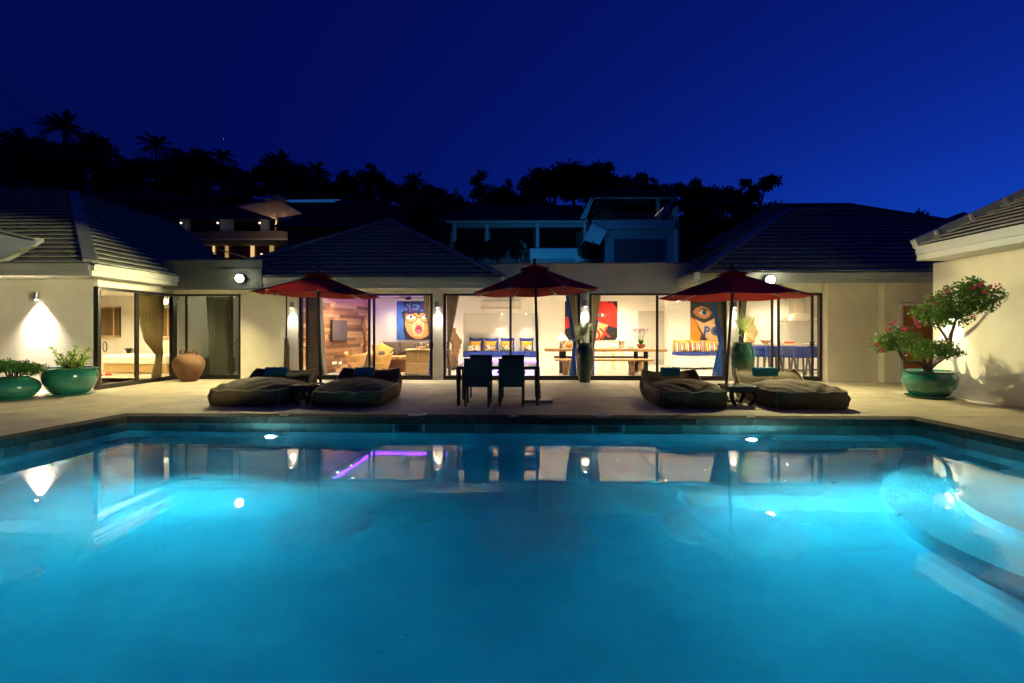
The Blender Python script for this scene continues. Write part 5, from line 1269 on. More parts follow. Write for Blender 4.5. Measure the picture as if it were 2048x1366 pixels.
# ================================================================== POTS AND PLANTS
def pot(name, lab, x, y, prof, m, saucer, n=40, sr=.3):
    t = thing(name, lab, 'plant pot', (x, y, 0), None)
    MB().lathe(prof, n, (x, y, .0)).build('bowl', m, t, smooth=True, auto=50)
    if saucer: MB().lathe([(saucer - .06, 0), (saucer, .03), (saucer + .01, .05), (saucer - .02, .05), (saucer - .05, .03)], n, (x, y, 0)).build('saucer', m, t, smooth=True, auto=50)
    return t
x, y = -9.62, 9.62; PX1, PY1 = at(29, 799).x, at(29, 799).y
x, y = PX1, PY1
p1_ = pot('green_pot', 'squat jade green pot with small leaved bush at the far left edge', x, y, [(.25, .035), (.29, .06), (.36, .13), (.40, .21), (.405, .27), (.38, .34), (.32, .40), (.26, .44), (.235, .455), (.22, .44), (.21, .40)], jade, .34)
MB().lathe([(.22, .41), (.02, .42)], 24, (x, y, 0)).build('soil', soil, p1_)
sh1 = thing('small_leaved_bush', 'clipped bush of tiny dark green leaves in the squat green pot', 'bush', (x, y, .42))
st = MB(); crown = []
for k in range(26):
    a = random.uniform(0, 6.28); r_ = random.uniform(.15, .42); h_ = random.uniform(.22, .34); q = Vector((x + math.cos(a) * r_, y + math.sin(a) * r_ * .8, .46 + h_)); st.tube([(x + .10 * math.cos(a), y + .08 * math.sin(a), .42), ((x + q.x) / 2 + .02, (y + q.y) / 2, .56), q], [.010, .008, .003], 5)
st.build('stems', bark, sh1)
cr = MB(); bl = [(x + .50 * math.cos(a) * r_, y + .38 * math.sin(a) * r_, .70 + .05 * math.sin(a * 3) - .08 * r_ * r_, .17, .15, .10) for a, r_ in [(random.uniform(0, 6.28), random.uniform(.1, 1) ** .6) for _ in range(26)]]
leaf_cloud(cr, 7500, bl, .030, shell=.3, aspect=.75); cr.build('crown', leaf_d, sh1)
c_ = at(140.5, 790); x, y = c_.x, c_.y
p2_ = pot('green_pot', 'wide rimmed jade green pot beside the bedroom door', x, y, [(.27, .035), (.32, .07), (.40, .16), (.455, .28), (.475, .40), (.465, .49), (.43, .55), (.50, .57), (.505, .59), (.41, .595), (.38, .55)], jade, .41)
MB().lathe([(.385, .55), (.02, .565)], 24, (x, y, 0)).build('soil', soil, p2_)
sh2 = thing('young_bougainvillea', 'sparse lime green branching shrub in the wide rimmed pot', 'shrub', (x, y, .56)); st, lf = MB(), MB()
tips = [(-.36, .46), (-.30, .32), (-.22, .20), (.28, .44), (.36, .34), (.40, .26), (.10, .34), (-.05, .24), (.18, .26), (-.40, .16), (.38, .12), (.05, .16), (-.12, .36), (.22, .16), (.12, .48)]
for tx, tz in tips:
    yy = random.uniform(-.2, .2); q0 = Vector((x + tx * .15, y + yy * .2, .55)); q2 = Vector((x + tx, y + yy, .56 + tz)); q1 = q0.lerp(q2, .5) + Vector((random.uniform(-.04, .04), 0, random.uniform(-.02, .04))); st.tube([q0, q1, q2], [.012, .008, .003], 5)
    for k in range(5):
        c0 = q0.lerp(q2, .3 + .17 * k); leaf_cloud(lf, 20, [(*c0, .06, .06, .05)], .040, shell=.2, aspect=.7)
st.build('stems', bark, sh2); lf.build('leaves', leaf_y, sh2)
# terracotta jar
c_ = at(378, 762.5); x, y = c_.x, c_.y + .0
jr = thing('terracotta_jar', 'big round terracotta jar with ring handles by the dark glass door', 'jar', (x, y, 0))
MB().lathe([(.20, 0), (.24, .03), (.34, .18), (.43, .40), (.44, .50), (.40, .62), (.30, .71), (.17, .755), (.14, .76), (.13, .79), (.15, .81), (.12, .81), (.11, .76)], 44, (x, y, 0), sx=.92, sy=.8).build('body', terra, jr, smooth=True, auto=50)
for sx in (-1, 1):
    cc = Vector((x + sx * .17, y - .02, .80)); MB().tube([cc + Vector((.065 * math.cos(t * PI / 8), 0, .06 * math.sin(t * PI / 8))) for t in range(17)], .017, 8, cap=False).build('ring_handle', terra, jr, smooth=True)
# right pot with bougainvillea bonsai
c_ = at(1858, 795); x, y = c_.x, c_.y
p3_ = pot('green_pot', 'big jade green pot holding the flowering bonsai at the right', x, y, [(.27, .035), (.31, .06), (.39, .14), (.45, .26), (.47, .37), (.465, .45), (.44, .52), (.485, .54), (.49, .56), (.40, .565), (.38, .53)], jade, .41)
MB().lathe([(.385, .53), (.02, .545)], 24, (x, y, 0)).build('soil', soil, p3_)
bn = thing('bougainvillea_bonsai', 'tall bougainvillea bonsai with leaf pads and magenta bracts against the right wall', 'tree', (x, y, .54))
Pq = lambda px, py, dy=0: (X(px, y + dy), y + dy, Z(py, px, y + dy))
tr = MB(); tr.tube([Pq(1857, 745), Pq(1855, 735), Pq(1860, 718), Pq(1858, 705)], [.10, .065, .05, .03], 10)
for pts, rr in (([Pq(1856, 742), Pq(1846, 728), Pq(1828, 724), Pq(1812, 725), Pq(1803, 712), Pq(1797, 697), Pq(1790, 688)], [.06, .045, .035, .033, .032, .026, .012]),
                ([Pq(1860, 735), Pq(1868, 722, .1), Pq(1884, 712, .1), Pq(1897, 694, .0), Pq(1902, 668, -.1), Pq(1912, 640, -.35), Pq(1945, 610, -.65)], [.06, .05, .045, .05, .035, .025, .012]),
                ([Pq(1898, 690, .0), Pq(1890, 672, .0), Pq(1878, 655, .05), Pq(1868, 640, .1)], [.03, .025, .022, .01]),
                ([Pq(1858, 738), Pq(1872, 727, -.1), Pq(1890, 716, -.12), Pq(1905, 712, -.15)], [.05, .03, .022, .010]),
                ([Pq(1856, 736), Pq(1848, 722, -.05), Pq(1840, 712, -.1)], [.04, .026, .010])): tr.tube(pts, rr, 8)
tr.build('trunk', bark, bn, smooth=True)
def pad(px, py, wx, wz, wy=.28, dy=0):
    u_ = (px - 998) / 1000; dy = min(dy, 8.42 / u_ - y); wy = .22
    a = Pq(px, py, dy); return (a[0], a[1], a[2], wx / 1000 * 10.3, wy, wz / 1000 * 10.3)
padsets = [('lower left leaf pad', [pad(1775, 680, 30, 20), pad(1800, 672, 32, 22), pad(1822, 684, 28, 20), pad(1765, 694, 20, 12), pad(1840, 690, 18, 14), pad(1798, 690, 34, 13)], 2100),
           ('lower middle leaf pad', [pad(1850, 700, 32, 17, dy=-.1), pad(1880, 698, 30, 16, dy=-.1), pad(1898, 706, 22, 11, dy=-.1), pad(1865, 690, 24, 10, dy=-.1), pad(1838, 704, 16, 14, dy=-.1)], 1700),
           ('upper leaf pad', [pad(1850, 625, 28, 18), pad(1878, 618, 32, 24, dy=.1), pad(1915, 600, 36, 32, dy=.2), pad(1950, 595, 36, 26, dy=.2), pad(1985, 590, 20, 16, dy=.2), pad(1905, 628, 36, 24, dy=.1), pad(1945, 575, 24, 14, dy=.2), pad(1870, 640, 26, 14), pad(1960, 612, 28, 12, dy=.2), pad(1942, 562, 9, 8, dy=.2), pad(1880, 600, 24, 14)], 4600)]
fl = MB()
for nm, bl, n_ in padsets:
    cr = MB(); leaf_cloud(cr, n_, bl, .048, shell=.35, droop=.25, aspect=.75); cr.build('leaf_pad', leaf_g, bn)
for n_b, (px, py, s) in enumerate(((1895, 583, 10), (1885, 588, 9), (1865, 600, 10), (1872, 606, 8), (1852, 617, 9), (1892, 580, 8), (1988, 572, 10), (1996, 573, 8), (1972, 586, 6), (1947, 634, 5), (1783, 648, 7), (1777, 660, 6), (1806, 659, 6), (1792, 645, 6), (1830, 644, 8), (1836, 650, 7), (1753, 690, 5), (1762, 700, 5), (1812, 658, 5), (1880, 612, 6), (1960, 570, 5), (1948, 575, 5))):
    fl = MB()
    a = Pq(px, py, min(-.2, 8.42 / ((px - 998) / 1000) - y - .2)); leaf_cloud(fl, 15, [(a[0], a[1], a[2], s / 1000 * 10.3, .06, s / 1000 * 8)], .04, shell=.1, aspect=.9)
    fl.build('bract_cluster', magenta, bn)
# fallen petals on the deck
for k in range(16):
    px, py = random.choice([(1700 + random.uniform(-45, 60), 775 + random.uniform(-6, 14)), (1745 + random.uniform(-40, 40), 790 + random.uniform(-8, 10))]); p = at(px, py); mb = MB(); a = random.uniform(0, 6.28)
    M_ = Matrix.Rotation(a, 3, 'Z'); s = random.uniform(.018, .032); mb.add([p + M_ @ Vector(v) * s for v in ((0, 0, .1), (.5, .4, .5), (1, 0, .2), (.5, -.4, .5))], [(0, 1, 2, 3)]); o = mb.build('fallen_petal', mat('dry_petal', (.16, .06, .04), .9)); tag(o, 'dry fallen petal on the deck in front of the orange wood door', 'petal', 'dry petals scattered on the deck')
# tall glazed vases with spiky plants
def tall_vase(x, y, r, h, lab, plab, up=.0, seed=2, dense=90, fan=1.0, L0=.36):
    t = pot('tall_vase', lab, x, y, [(r * .62, 0), (r * .64, .06 * h), (r * .66, .10 * h), (r * .86, .30 * h), (r * .98, .55 * h), (r, .72 * h), (r * .96, .84 * h), (r * .78, .93 * h), (r * .74, .96 * h), (r * .80, .985 * h), (r * .78, h), (r * .66, h), (r * .64, .95 * h)], vase_g, None); t['category'] = 'vase'
    MB().lathe([(r * .64, .95 * h), (.01, .955 * h)], 24, (x, y, 0)).build('soil', soil, t)
    q = thing('spiky_plant', plab, 'plant', (x, y, h * .95), 'spiky dracaena plants in tall green vases'); rr = random.Random(seed); st, lf = MB(), MB()
    for k in range(3):
        top = Vector((x + rr.uniform(-.12, .12) + up * .3, y + rr.uniform(-.1, .1), h + rr.uniform(.14, .34) + up)); st.tube([(x + rr.uniform(-.05, .05), y, h * .95), ((x + top.x) / 2, y, h + .1), top], [.016, .012, .010], 6)
        for j in range(dense // 3):
            a = rr.uniform(0, 6.28); el = rr.uniform(-.5, 1.4); d = Vector((math.cos(a) * math.cos(el) * fan, math.sin(a) * math.cos(el), math.sin(el))); strip(lf, top + Vector((0, 0, rr.uniform(-.06, .06))), d, rr.uniform(.6, 1) * L0, .013, .03)
    st.build('stem', bark, q); lf.build('leaves', leaf_sp, q)
tall_vase(1.60, 13.52, .245, 1.05, 'tall bottle green vase in front of the middle column', 'spiky pale green plant in the middle tall vase', seed=4, dense=290, L0=.42)
tall_vase(X(1484.5, 12.5), 12.5, .285, 1.10, 'tall bottle green vase behind the right bean bags', 'spiky dark green plant rising high from the right tall vase', up=.10, seed=9, dense=200, fan=.7, L0=.55)
# dark timber post by the narrow column
tp = thing('timber_slab', 'dark rough timber slab leaning at the narrow column', 'timber slab', (X(572, 13.75), 13.75, 0)); mb = MB()
mb.prism([(X(568, 13.8), 13.8, 0), (X(575.5, 13.8), 13.8, 0), (X(575.5, 13.8), 13.8, .95), (X(573, 13.8), 13.8, 1.17), (X(569, 13.8), 13.8, 1.16), (X(567.5, 13.8), 13.8, .5)], (0, .1, 0)).build('slab_board', bark, tp)
# ================================================================== BEYOND THE VILLA
dkwall = mat('neighbour_wall', (.42, .44, .45), .85)
dkroof = mat('neighbour_roof', (.06, .065, .075), .8, var=.2, scale=3)
dglass = mat('neighbour_glass', (.03, .035, .04), .12)
warm = emis('warm_window', (1, .62, .28), .8); warm2 = emis('warm_window_dim', (1, .70, .40), .30); spot_e = emis('warm_spot', (1, .80, .52), 2)
def q3(px, py, Y): return Vector((X(px, Y), Y, Z(py, px, Y)))
def rect(par, name, pa, pb, ya, yb_, Y, d, m, **k): return MB().box(X(pa, Y), X(pb, Y), Y, Y + d, Z(yb_, pa, Y), Z(ya, pa, Y)).build(name, m, par, **k)
def hiproof(par, pa, pb, pra, prb, ye_, yr_, Y, D, m=dkroof):
    e0, e1 = q3(pa, ye_, Y), q3(pb, ye_, Y); r0, r1 = q3(pra, yr_, Y + D), q3(prb, yr_, Y + D)
    b0_, b1_ = e0 + Vector((0, 2 * D, 0)), e1 + Vector((0, 2 * D, 0))
    o = MB().add([e0, e1, r1, r0, b0_, b1_], [(0, 1, 2, 3), (1, 5, 2), (5, 4, 3, 2), (4, 0, 3), (0, 4, 5, 1)]).build('roof', m, par)
    n = 12                                    # courses
    mb = MB()
    for k in range(1, n):
        a = e0.lerp(r0, k / n); b = e1.lerp(r1, k / n); mb.bar(a + Vector((0, -.03, .03)), b + Vector((0, -.03, .03)), .06, .035)
    s = mb.build('tile_course', m, o); s['kind'] = 'stuff'
    return o
# terrace house far left
Y = 34
th_ = thing('terrace_house', 'two storey neighbour house with warm lit rooms and terrace at the left', 'house', (X(450, Y), Y, 0))
rect(th_, 'wall', 250, 580, 430, 640, Y + 4, .3, dkwall)
hiproof(th_, 255, 555, 400, 520, 437, 414, Y - .6, 4)
rect(th_, 'balcony_wall', 330, 590, 463, 478, Y - 1.2, .25, mat('brown_balcony', (.22, .19, .14), .85)); rect(th_, 'balcony_floor', 330, 590, 478, 481, Y - 1.3, 5, dkwall)
for a, b in ((360, 376), (440, 463), (521, 536)): rect(th_, 'column', a, b, 437, 463, Y - .4, .3, dkwall)
for a, b in ((300, 358), (388, 436), (472, 516)): rect(th_, 'window', a, b, 441, 463, Y + 3.9, .08, warm2)
for a in (361, 434.5, 518.5): rect(th_, 'lamp', a - 1.2, a + 1.2, 444, 447, Y - .9, .1, spot_e)
rect(th_, 'glazing', 395, 560, 481, 520, Y + 1, .08, mat('amber_glazing', (.10, .03, .02), .15))
for a, b, s in ((425, 429, 1), (450, 456, .4), (501, 508, 1), (539, 547, .5)): rect(th_, 'wall_light', a, b, 482, 515 if s < 1 else 514, Y + .9, .06, warm if s == 1 else emis('amber_glow', (1, .66, .22), .35))
rect(th_, 'downlight', 521, 524, 507, 509.5, Y - .6, .1, spot_e)
for a, b in ((430, 442), (510, 520)): rect(th_, 'red_accent', a, b, 486, 488, Y + .88, .05, emis('red_accent_glow', (1, .12, .02), .5))
MB().bar(q3(437, 499, Y - 2), q3(492, 515, Y - 2), .10, .08).build('handrail', mat('pale_rail', (.55, .5, .4), .5), th_)
lamp('terrace_glow', 'POINT', q3(530, 470, Y - 3.4), 30, (1, .72, .40), th_, size=.2)
pl = thing('infinity_pool_edge', 'glowing blue rim of a raised pool above the neighbour terrace', 'pool', (X(625, 40), 40, 0)); rect(pl, 'glowing_water', 560, 680, 399.5, 404.5, 40, 1.5, emis('blue_pool_glow', (.02, .16, .62), .30)); rect(pl, 'pool_wall', 550, 690, 405, 430, 40, 1.4, mat('pool_outer', (.05, .06, .07), .8))
# cream parasol of the neighbour
cp = thing('cream_parasol', 'large cream parasol lit from below on the neighbour terrace', 'parasol', tuple(q3(556, 437, 30)))
A = [q3(470, 411.5, 30), q3(552, 438, 28.6), q3(606, 427, 29.6), q3(562, 407, 31.5)]; top = q3(556, 391, 30)
cm = mat('cream_canvas', (.62, .52, .36), .9); leafy(cm, .35)
o = MB().add(A + [top - Vector((0, 0, .25))], [(0, 1, 4), (1, 2, 4), (2, 3, 4), (3, 0, 4)]).build('canopy', cm, cp); s = o.modifiers.new('solid', 'SOLIDIFY'); s.thickness = .02
for a in A: MB().bar(top - Vector((0, 0, .42)), a - Vector((0, 0, .04)), .05).build('rib', rib_m, cp)
MB().bar(q3(551, 470, 30), top, .09).build('pole', rib_m, cp); MB().add([top + Vector((-.6, -.5, -.35)), top + Vector((.6, -.5, -.35)), top + Vector((.6, .5, -.35)), top + Vector((-.6, .5, -.35)), top + Vector((0, 0, .1))], [(0, 1, 4), (1, 2, 4), (2, 3, 4), (3, 0, 4)]).build('vent_cap', cm, cp)
lamp('parasol_uplight', 'SPOT', q3(548, 466, 29.2), 170, (1, .74, .42), cp, (0.02, .05, 1), size=.1, angle=120)
# dark roofed house behind the living pavilion
dh = thing('dark_roof_house', 'unlit neighbour house with dark hip roof behind the living room roof', 'house', (X(700, 27), 27, 0))
hiproof(dh, 545, 830, 680, 755, 452, 400, 24, 3.6, mat('deep_roof', (.045, .05, .06), .85)); rect(dh, 'wall', 575, 810, 452, 560, 25, 6, mat('dark_brown_wall', (.20, .17, .12), .9))  # the wall has one even dark brown colour
# blue lit modern house in the centre
Y = 36
bh = thing('modern_house', 'wide modern neighbour house with faint blue glow, columns and a roof terrace', 'house', (X(1110, Y), Y, 0))
hiproof(bh, 866, 1172, 935, 1165, 440, 410, Y - 1.4, 4)
rect(bh, 'eave_board', 893, 1176, 440.5, 445, Y - 1.2, .2, white_m); rect(bh, 'wall', 900, 1180, 445, 560, Y + 3, .3, dkwall)
for a, b in ((905, 912), (971, 977), (1072, 1078), (1167, 1172)): rect(bh, 'column', a, b, 445, 500, Y - .9, .3, white_m)
rect(bh, 'header_board', 905, 1172, 445.5, 455, Y - .85, .25, dkwall)
for a, b in ((915, 968), (982, 1066), (1080, 1152)): rect(bh, 'window', a, b, 457, 495, Y + 2.9, .08, dglass)
rect(bh, 'balcony_wall', 1060, 1175, 497, 518, Y - 1.4, .3, white_m); rect(bh, 'plinth', 1060, 1170, 518, 560, Y - 1.2, .3, dkwall)
MB().prism([q3(1158, 497, Y - 1.5), q3(1184, 446, Y - 1.5), q3(1214, 462, Y - 1.5), q3(1184, 518, Y - 1.5), q3(1150, 525, Y - 1.5)], (0, 1.0, 0)).build('stair_wall', white_m, bh)
MB().prism([q3(1160, 438, Y - 1.2), q3(1182, 392, Y - 1.2), q3(1190, 392, Y - 1.2), q3(1172, 438, Y - 1.2)], (0, 2.0, 0)).build('raking_beam', white_m, bh)
hiproof(bh, 1178, 1352, 1238, 1268, 393, 373, Y - 1.4, 3); rect(bh, 'eave_board', 1182, 1350, 393, 397, Y - 1.2, .2, white_m)
rect(bh, 'upper_wall', 1192, 1340, 397, 442, Y + 3, .3, dkwall); rect(bh, 'column', 1314, 1320, 397, 442, Y - .9, .3, dkwall); rect(bh, 'terrace_wall', 1184, 1356, 440, 458, Y - 1.3, .3, dkwall)
rect(bh, 'slab_edge', 1184, 1216, 459, 463, Y - 1.35, .3, white_m); rect(bh, 'lower_wall', 1210, 1356, 459, 560, Y - .9, .3, dkwall); rect(bh, 'side_wall', 1352, 1357, 412, 560, Y - 1.3, 4, white_m)
for a, b in ((1228, 1250), (1252, 1290), (1293, 1330)): rect(bh, 'window', a, b, 478, 524, Y - 1.0, .05, mat('blind_glass', (.10, .12, .13), .2))
for a, b in ((1310, 1317), (1319, 1327)): MB().bar(q3(a, 432 - (a - 1310) * .9, Y - 1.25), q3(b, 424 - (b - 1317) * .9, Y - 1.25), .05).build('stair_light', emis('dim_white', (.9, .8, .6), .25), bh)
lamp('pool_glow', 'POINT', q3(1080, 520, Y - 5.5), 130, (.02, .45, 1.0), bh, size=.8); lamp('pool_glow', 'POINT', q3(1210, 470, Y - 4.5), 40, (.03, .32, 1.0), bh, size=.8)
pb = thing('balcony_plant', 'dark leafy plant on the roof terrace of the modern house', 'plant', tuple(q3(1198, 440, Y - 1.6))); mb = MB(); c0 = q3(1200, 420, Y - 1.7); leaf_cloud(mb, 900, [(*c0, .55, .4, .6)], .16, aspect=.6); mb.build('foliage', hill_leaf, pb)
SHL = {925: 'dark shrub under the left end of the modern house balcony', 955: 'taller dark shrub second from the left before the modern house', 990: 'broad dark shrub below the wide window of the modern house', 1035: 'dark shrub just left of the modern house balcony wall', 1172: 'dark shrub at the foot of the slanted stair wall', 1190: 'smallest dark shrub right of the slanted stair wall'}
for px, h_, w_ in ((925, 26, 20), (955, 30, 18), (990, 22, 26), (1035, 20, 18), (1172, 18, 16), (1190, 14, 10)):
    c0 = q3(px, 510 - h_ / 2, 30); mb = MB(); leaf_cloud(mb, 900, [(*c0, w_ * .03, .6, h_ * .03)], .17, aspect=.6); o = mb.build('garden_shrub', hill_leaf); tag(o, SHL[px], 'shrub', 'dark shrubs in front of the modern house')
# far right dark roofs
fr_ = thing('far_roof_house', 'small dark pointed roof far behind the right gable', 'house', (X(1925, 40), 40, 0)); hiproof(fr_, 1880, 1975, 1926, 1930, 456, 424, 38, 3); rect(fr_, 'wall', 1885, 1970, 456, 520, 38.5, 5, dkwall)
fr2 = thing('far_flat_house', 'low dark flat roof far behind the kitchen roof at the right', 'house', (X(1830, 45), 45, 0)); rect(fr2, 'wall', 1770, 1862, 446, 520, 45, 5, dkwall); rect(fr2, 'roof', 1760, 1866, 441, 445.5, 44, 7, dkroof)

# ------------------------------------------------------------ trees and palms on the hill
protos = []
def proto_tree(kind, seed):
    r = random.Random(seed); t = thing('hill_tree', 'x', 'tree', (0, 0, -50)); z0 = -50
    tr, cr = MB(), MB()
    if kind == 'round':
        tr.tube([(0, 0, z0), (.1, 0, z0 + 3), (0, .1, z0 + 6)], [.25, .18, .10], 7); bl = [(r.uniform(-1.9, 1.9), r.uniform(-1.5, 1.5), z0 + 6.4 + r.uniform(-1.8, 1.9), r.uniform(.8, 1.5), r.uniform(.8, 1.4), r.uniform(.6, 1.1)) for _ in range(12)]
        leaf_cloud(cr, 3600, bl, .34, shell=.3, aspect=.6)
    elif kind == 'thin':
        tr.tube([(0, 0, z0), (.1, 0, z0 + 4), (.2, .1, z0 + 8.4)], [.2, .14, .05], 7); bl = [(r.uniform(-1.1, 1.1) * (1.2 - k / 14), r.uniform(-.8, .8), z0 + 4 + k * .42, r.uniform(.5, .95), .7, r.uniform(.3, .55)) for k in range(12)]
        for b_ in bl: tr.tube([(0.1, 0, b_[2] - .5), (b_[0], b_[1], b_[2])], [.06, .03], 5)
        leaf_cloud(cr, 1500, bl, .34, shell=.2, aspect=.6)
    elif kind == 'umbrella':
        tr.tube([(0, 0, z0), (.2, 0, z0 + 4), (.1, .1, z0 + 6.2)], [.22, .16, .10], 7); bl = [(r.uniform(-2.3, 2.3), r.uniform(-1.8, 1.8), z0 + 7.0 + r.uniform(-.7, .8), r.uniform(.7, 1.2), r.uniform(.7, 1.1), r.uniform(.35, .6)) for _ in range(12)]
        for b_ in bl[:7]: tr.tube([(.15, 0, z0 + 4.4), (b_[0] * .6, b_[1] * .6, b_[2] - .6), (b_[0], b_[1], b_[2])], [.10, .06, .03], 5)
        leaf_cloud(cr, 1700, bl, .36, shell=.2, aspect=.6)
    else:
        lean = r.uniform(-.6, .6); tr.tube([(0, 0, z0), (lean * .4, 0, z0 + 3.5), (lean, 0, z0 + 7.4)], [.22, .15, .13], 7); c0 = Vector((lean, 0, z0 + 7.4)); sp_ = MB()
        for k in range(28):
            a = k * 2.4 + r.uniform(-.2, .2); el = r.uniform(-.25, 1.25); d = Vector((math.cos(a) * math.cos(el), math.sin(a) * math.cos(el), math.sin(el))); Lf = r.uniform(2.6, 3.4); n = 14
            pts = [c0 + d * Lf * (i / n) + Vector((0, 0, -1.5 * (i / n) ** 2 * (1.1 - .3 * el))) for i in range(n + 1)]
            cr.tube(pts, [.04 * (1 - i / n) + .008 for i in range(n + 1)], 4)
            for i in range(1, n):
                tg = (pts[i + 1] - pts[i - 1]).normalized(); sd = tg.cross(Vector((0, 0, 1))).normalized()
                for s_ in (-1, 1):
                    ll = .75 * math.sin(PI * (.12 + .85 * i / n)); tip = pts[i] + sd * s_ * ll * .8 + tg * ll * .45 + Vector((0, 0, -ll * .45)); q = tg * .09; k0 = len(cr.v); cr.v += [tuple(pts[i] - q), tuple(pts[i] + q), tuple(tip)]; cr.f.append((k0, k0 + 1, k0 + 2)); cr.mi.append(0)
    tr.build('trunk', hill_trunk, t); cr.build('crown', hill_leaf, t)
    ORG[t.name] = (0, 0, 0)
    t.location = (0, 0, 0)
    for o in kids(t): o.data.transform(Matrix.Translation((0, 0, 0)))
    return t
def normal_tree(kind, seed):
    t = proto_tree(kind, seed); return t
PT = {k: [normal_tree(k, s) for s in ss] for k, ss in (('round', (1, 2, 3)), ('thin', (4, 5)), ('umbrella', (6,)), ('palm', (7, 8, 9)))}
LAB = {'round': 'dark bushy tree on the wooded hill behind the houses', 'thin': 'slim open crowned tree silhouetted on the hill ridge', 'umbrella': 'flat topped tree silhouetted alone behind the kitchen roof', 'palm': 'coconut palm silhouetted on the wooded hill'}
GRP = {'round': 'dark bushy trees on the hill', 'thin': 'slim trees on the hill ridge', 'umbrella': 'flat topped trees on the hill', 'palm': 'coconut palms on the hill'}
HT = {'round': 9.0, 'thin': 9.4, 'umbrella': 8.4, 'palm': 9.2}
used = set(); cnt_t = {}
PLACES = [(60, 'at the far left edge of the hill'), (180, 'above the left end of the bedroom wing roof'), (260, 'right of the tallest palm'), (340, 'above the bedroom wing roof peak'), (420, 'left of the terrace house'), (500, 'above the terrace house'), (580, 'above the cream parasol'), (650, 'above the glowing blue pool rim'), (720, 'above the dark roof house'), (800, 'over the living room roof peak'), (860, 'left of the gap in the treeline'), (920, 'beside the low gap in the treeline'), (970, 'over the left end of the modern house'), (1030, 'over the long roof of the modern house'), (1100, 'left of the upper terrace of the modern house'), (1160, 'directly above the stair wall of the modern house'), (1220, 'above the terrace roof of the modern house'), (1290, 'over the right slope of the terrace roof'), (1360, 'beside the right side wall of the modern house'), (1430, 'between modern house and kitchen roof'), (1500, 'over the left slope of the kitchen roof'), (1600, 'over the left end of the kitchen roof ridge'), (1800, 'behind the kitchen roof ridge'), (9999, 'behind the right end of the kitchen roof')]
seen_l = {}
def tree_label(kind, px, yt, Y):
    pl = next(b for a, b in PLACES if px <= a); row = 'lower ' if Y < 52 else ''
    base = {'round': 'dark bushy tree', 'thin': 'slim open crowned tree', 'umbrella': 'lone flat topped tree', 'palm': 'coconut palm'}[kind]
    s = f'{row}{base} {pl}'; n = seen_l.get(s, 0); seen_l[s] = n + 1
    return s if n == 0 else [s + ', right one', s + ', rear one', s + ', rightmost'][min(n - 1, 2)]
def plant_tree(kind, px, ytop, Y, wfac=1.0, lab=None):
    x = X(px, Y); zt = Z(ytop, px, Y); zg = hill(x, Y) - .3; h = max(3.0, zt - zg); s = h / HT[kind]; s = min(s, 2.2)
    i = cnt_t.get(kind, 0); cnt_t[kind] = i + 1; ps = PT[kind]; p = ps[i % len(ps)]
    if p.as_pointer() not in used: t = p; used.add(p.as_pointer())
    else: t = copy_tree(p)
    t.location = (x, Y, zt - h); t.scale = (s * wfac, s * wfac, s); t.rotation_euler = (0, 0, random.uniform(0, 6.28)); t['label'] = lab or tree_label(kind, px, ytop, Y); t['group'] = GRP[kind]; t['category'] = 'palm' if kind == 'palm' else 'tree'
    t.name = {'round': 'bushy_tree', 'thin': 'slim_tree', 'umbrella': 'flat_topped_tree', 'palm': 'coconut_palm'}[kind]
    return t
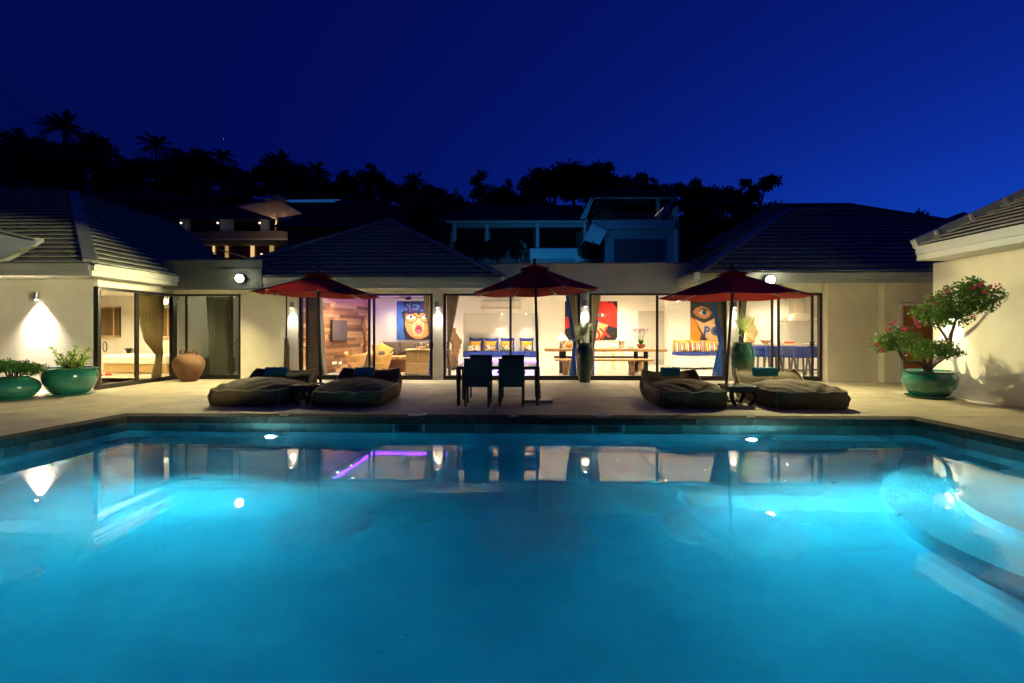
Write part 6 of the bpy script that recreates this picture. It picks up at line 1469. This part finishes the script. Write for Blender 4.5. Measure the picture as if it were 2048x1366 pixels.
for kind, px, yt, Y, w in [('palm', 132, 222, 62, .85), ('palm', 188, 272, 66, .7), ('palm', 312, 262, 64, .85), ('palm', 350, 292, 62, .9), ('palm', 405, 302, 68, .9), ('palm', 445, 294, 70, 1), ('palm', 565, 303, 66, 1.1), ('palm', 632, 320, 70, .9), ('palm', 828, 340, 66, .9), ('palm', 600, 335, 64, .8), ('palm', 1475, 372, 60, .8),
    ('thin', 38, 252, 66, .9), ('thin', 740, 320, 68, .9), ('thin', 960, 333, 66, .9), ('thin', 1015, 355, 64, .7), ('thin', 1052, 348, 64, .8), ('thin', 1074, 346, 68, .7), ('thin', 690, 335, 70, .8), ('thin', 1310, 352, 66, .8), ('thin', 1218, 318, 70, 1.2),
    ('umbrella', 1519, 350, 62, .85)]: plant_tree(kind, px, yt, Y, w)
lst = []
for px in range(-60, 480, 46): lst.append((px, 300 - 10 * math.sin(px * .05) + (16 if px > 220 else -22 * (px < 190)), 58))
lst += [(500, 324, 60), (540, 322, 60), (585, 332, 58), (620, 348, 58), (655, 352, 60), (690, 350, 60), (725, 335, 62), (765, 345, 62), (800, 362, 60), (840, 356, 60), (870, 378, 58), (900, 400, 56), (945, 392, 58), (985, 372, 60), (1015, 385, 60), (1050, 378, 60), (1090, 345, 62), (1110, 330, 64), (1145, 322, 64), (1175, 328, 64), (1205, 335, 62), (1240, 345, 64), (1275, 350, 62), (1308, 366, 62), (1340, 362, 60), (1375, 366, 60), (1410, 362, 60), (1440, 372, 60), (1480, 388, 58), (1515, 400, 56), (1560, 408, 58), (1400, 400, 50), (1440, 420, 48), (1380, 430, 46), (1490, 425, 48), (1650, 430, 60), (1790, 425, 60), (1810, 432, 62), (1960, 440, 60)]
for px, yt, Y in lst: plant_tree('round', px + random.uniform(-8, 8), yt + random.uniform(-5, 5), Y, random.uniform(.9, 1.25))
for px in range(-40, 900, 70): plant_tree('round', px, 395 + random.uniform(-12, 12), 46, 1.2)
for k, ps in PT.items():
    for p in ps:
        if p.name not in used and not any(p.name.startswith(n) for n in ('bushy', 'slim', 'flat', 'coconut')): 
            for o in kids(p): bpy.data.objects.remove(o)
            bpy.data.objects.remove(p)
# one bright star
for px, py, r_ in ((447, 278, .34), (230, 90, .10)):
    d = ray(px, py) * 600; r_ *= .8; tag(MB().lathe([(.01, -r_), (r_ * .8, -r_ * .4), (r_, 0), (r_ * .8, r_ * .4), (.01, r_)], 10, (d.x, d.y, CH + d.z)).build('star', emis('star_light', (.8, .8, 1), 1.2 if r_ > .2 else .25)), 'bright star in the night sky above the left palms' if r_ > .2 else {230: 'faint star high above the left palms', 770: 'faint star above the slim tree left of centre', 20: 'faint star at the far left edge of the sky'}[px], 'star')
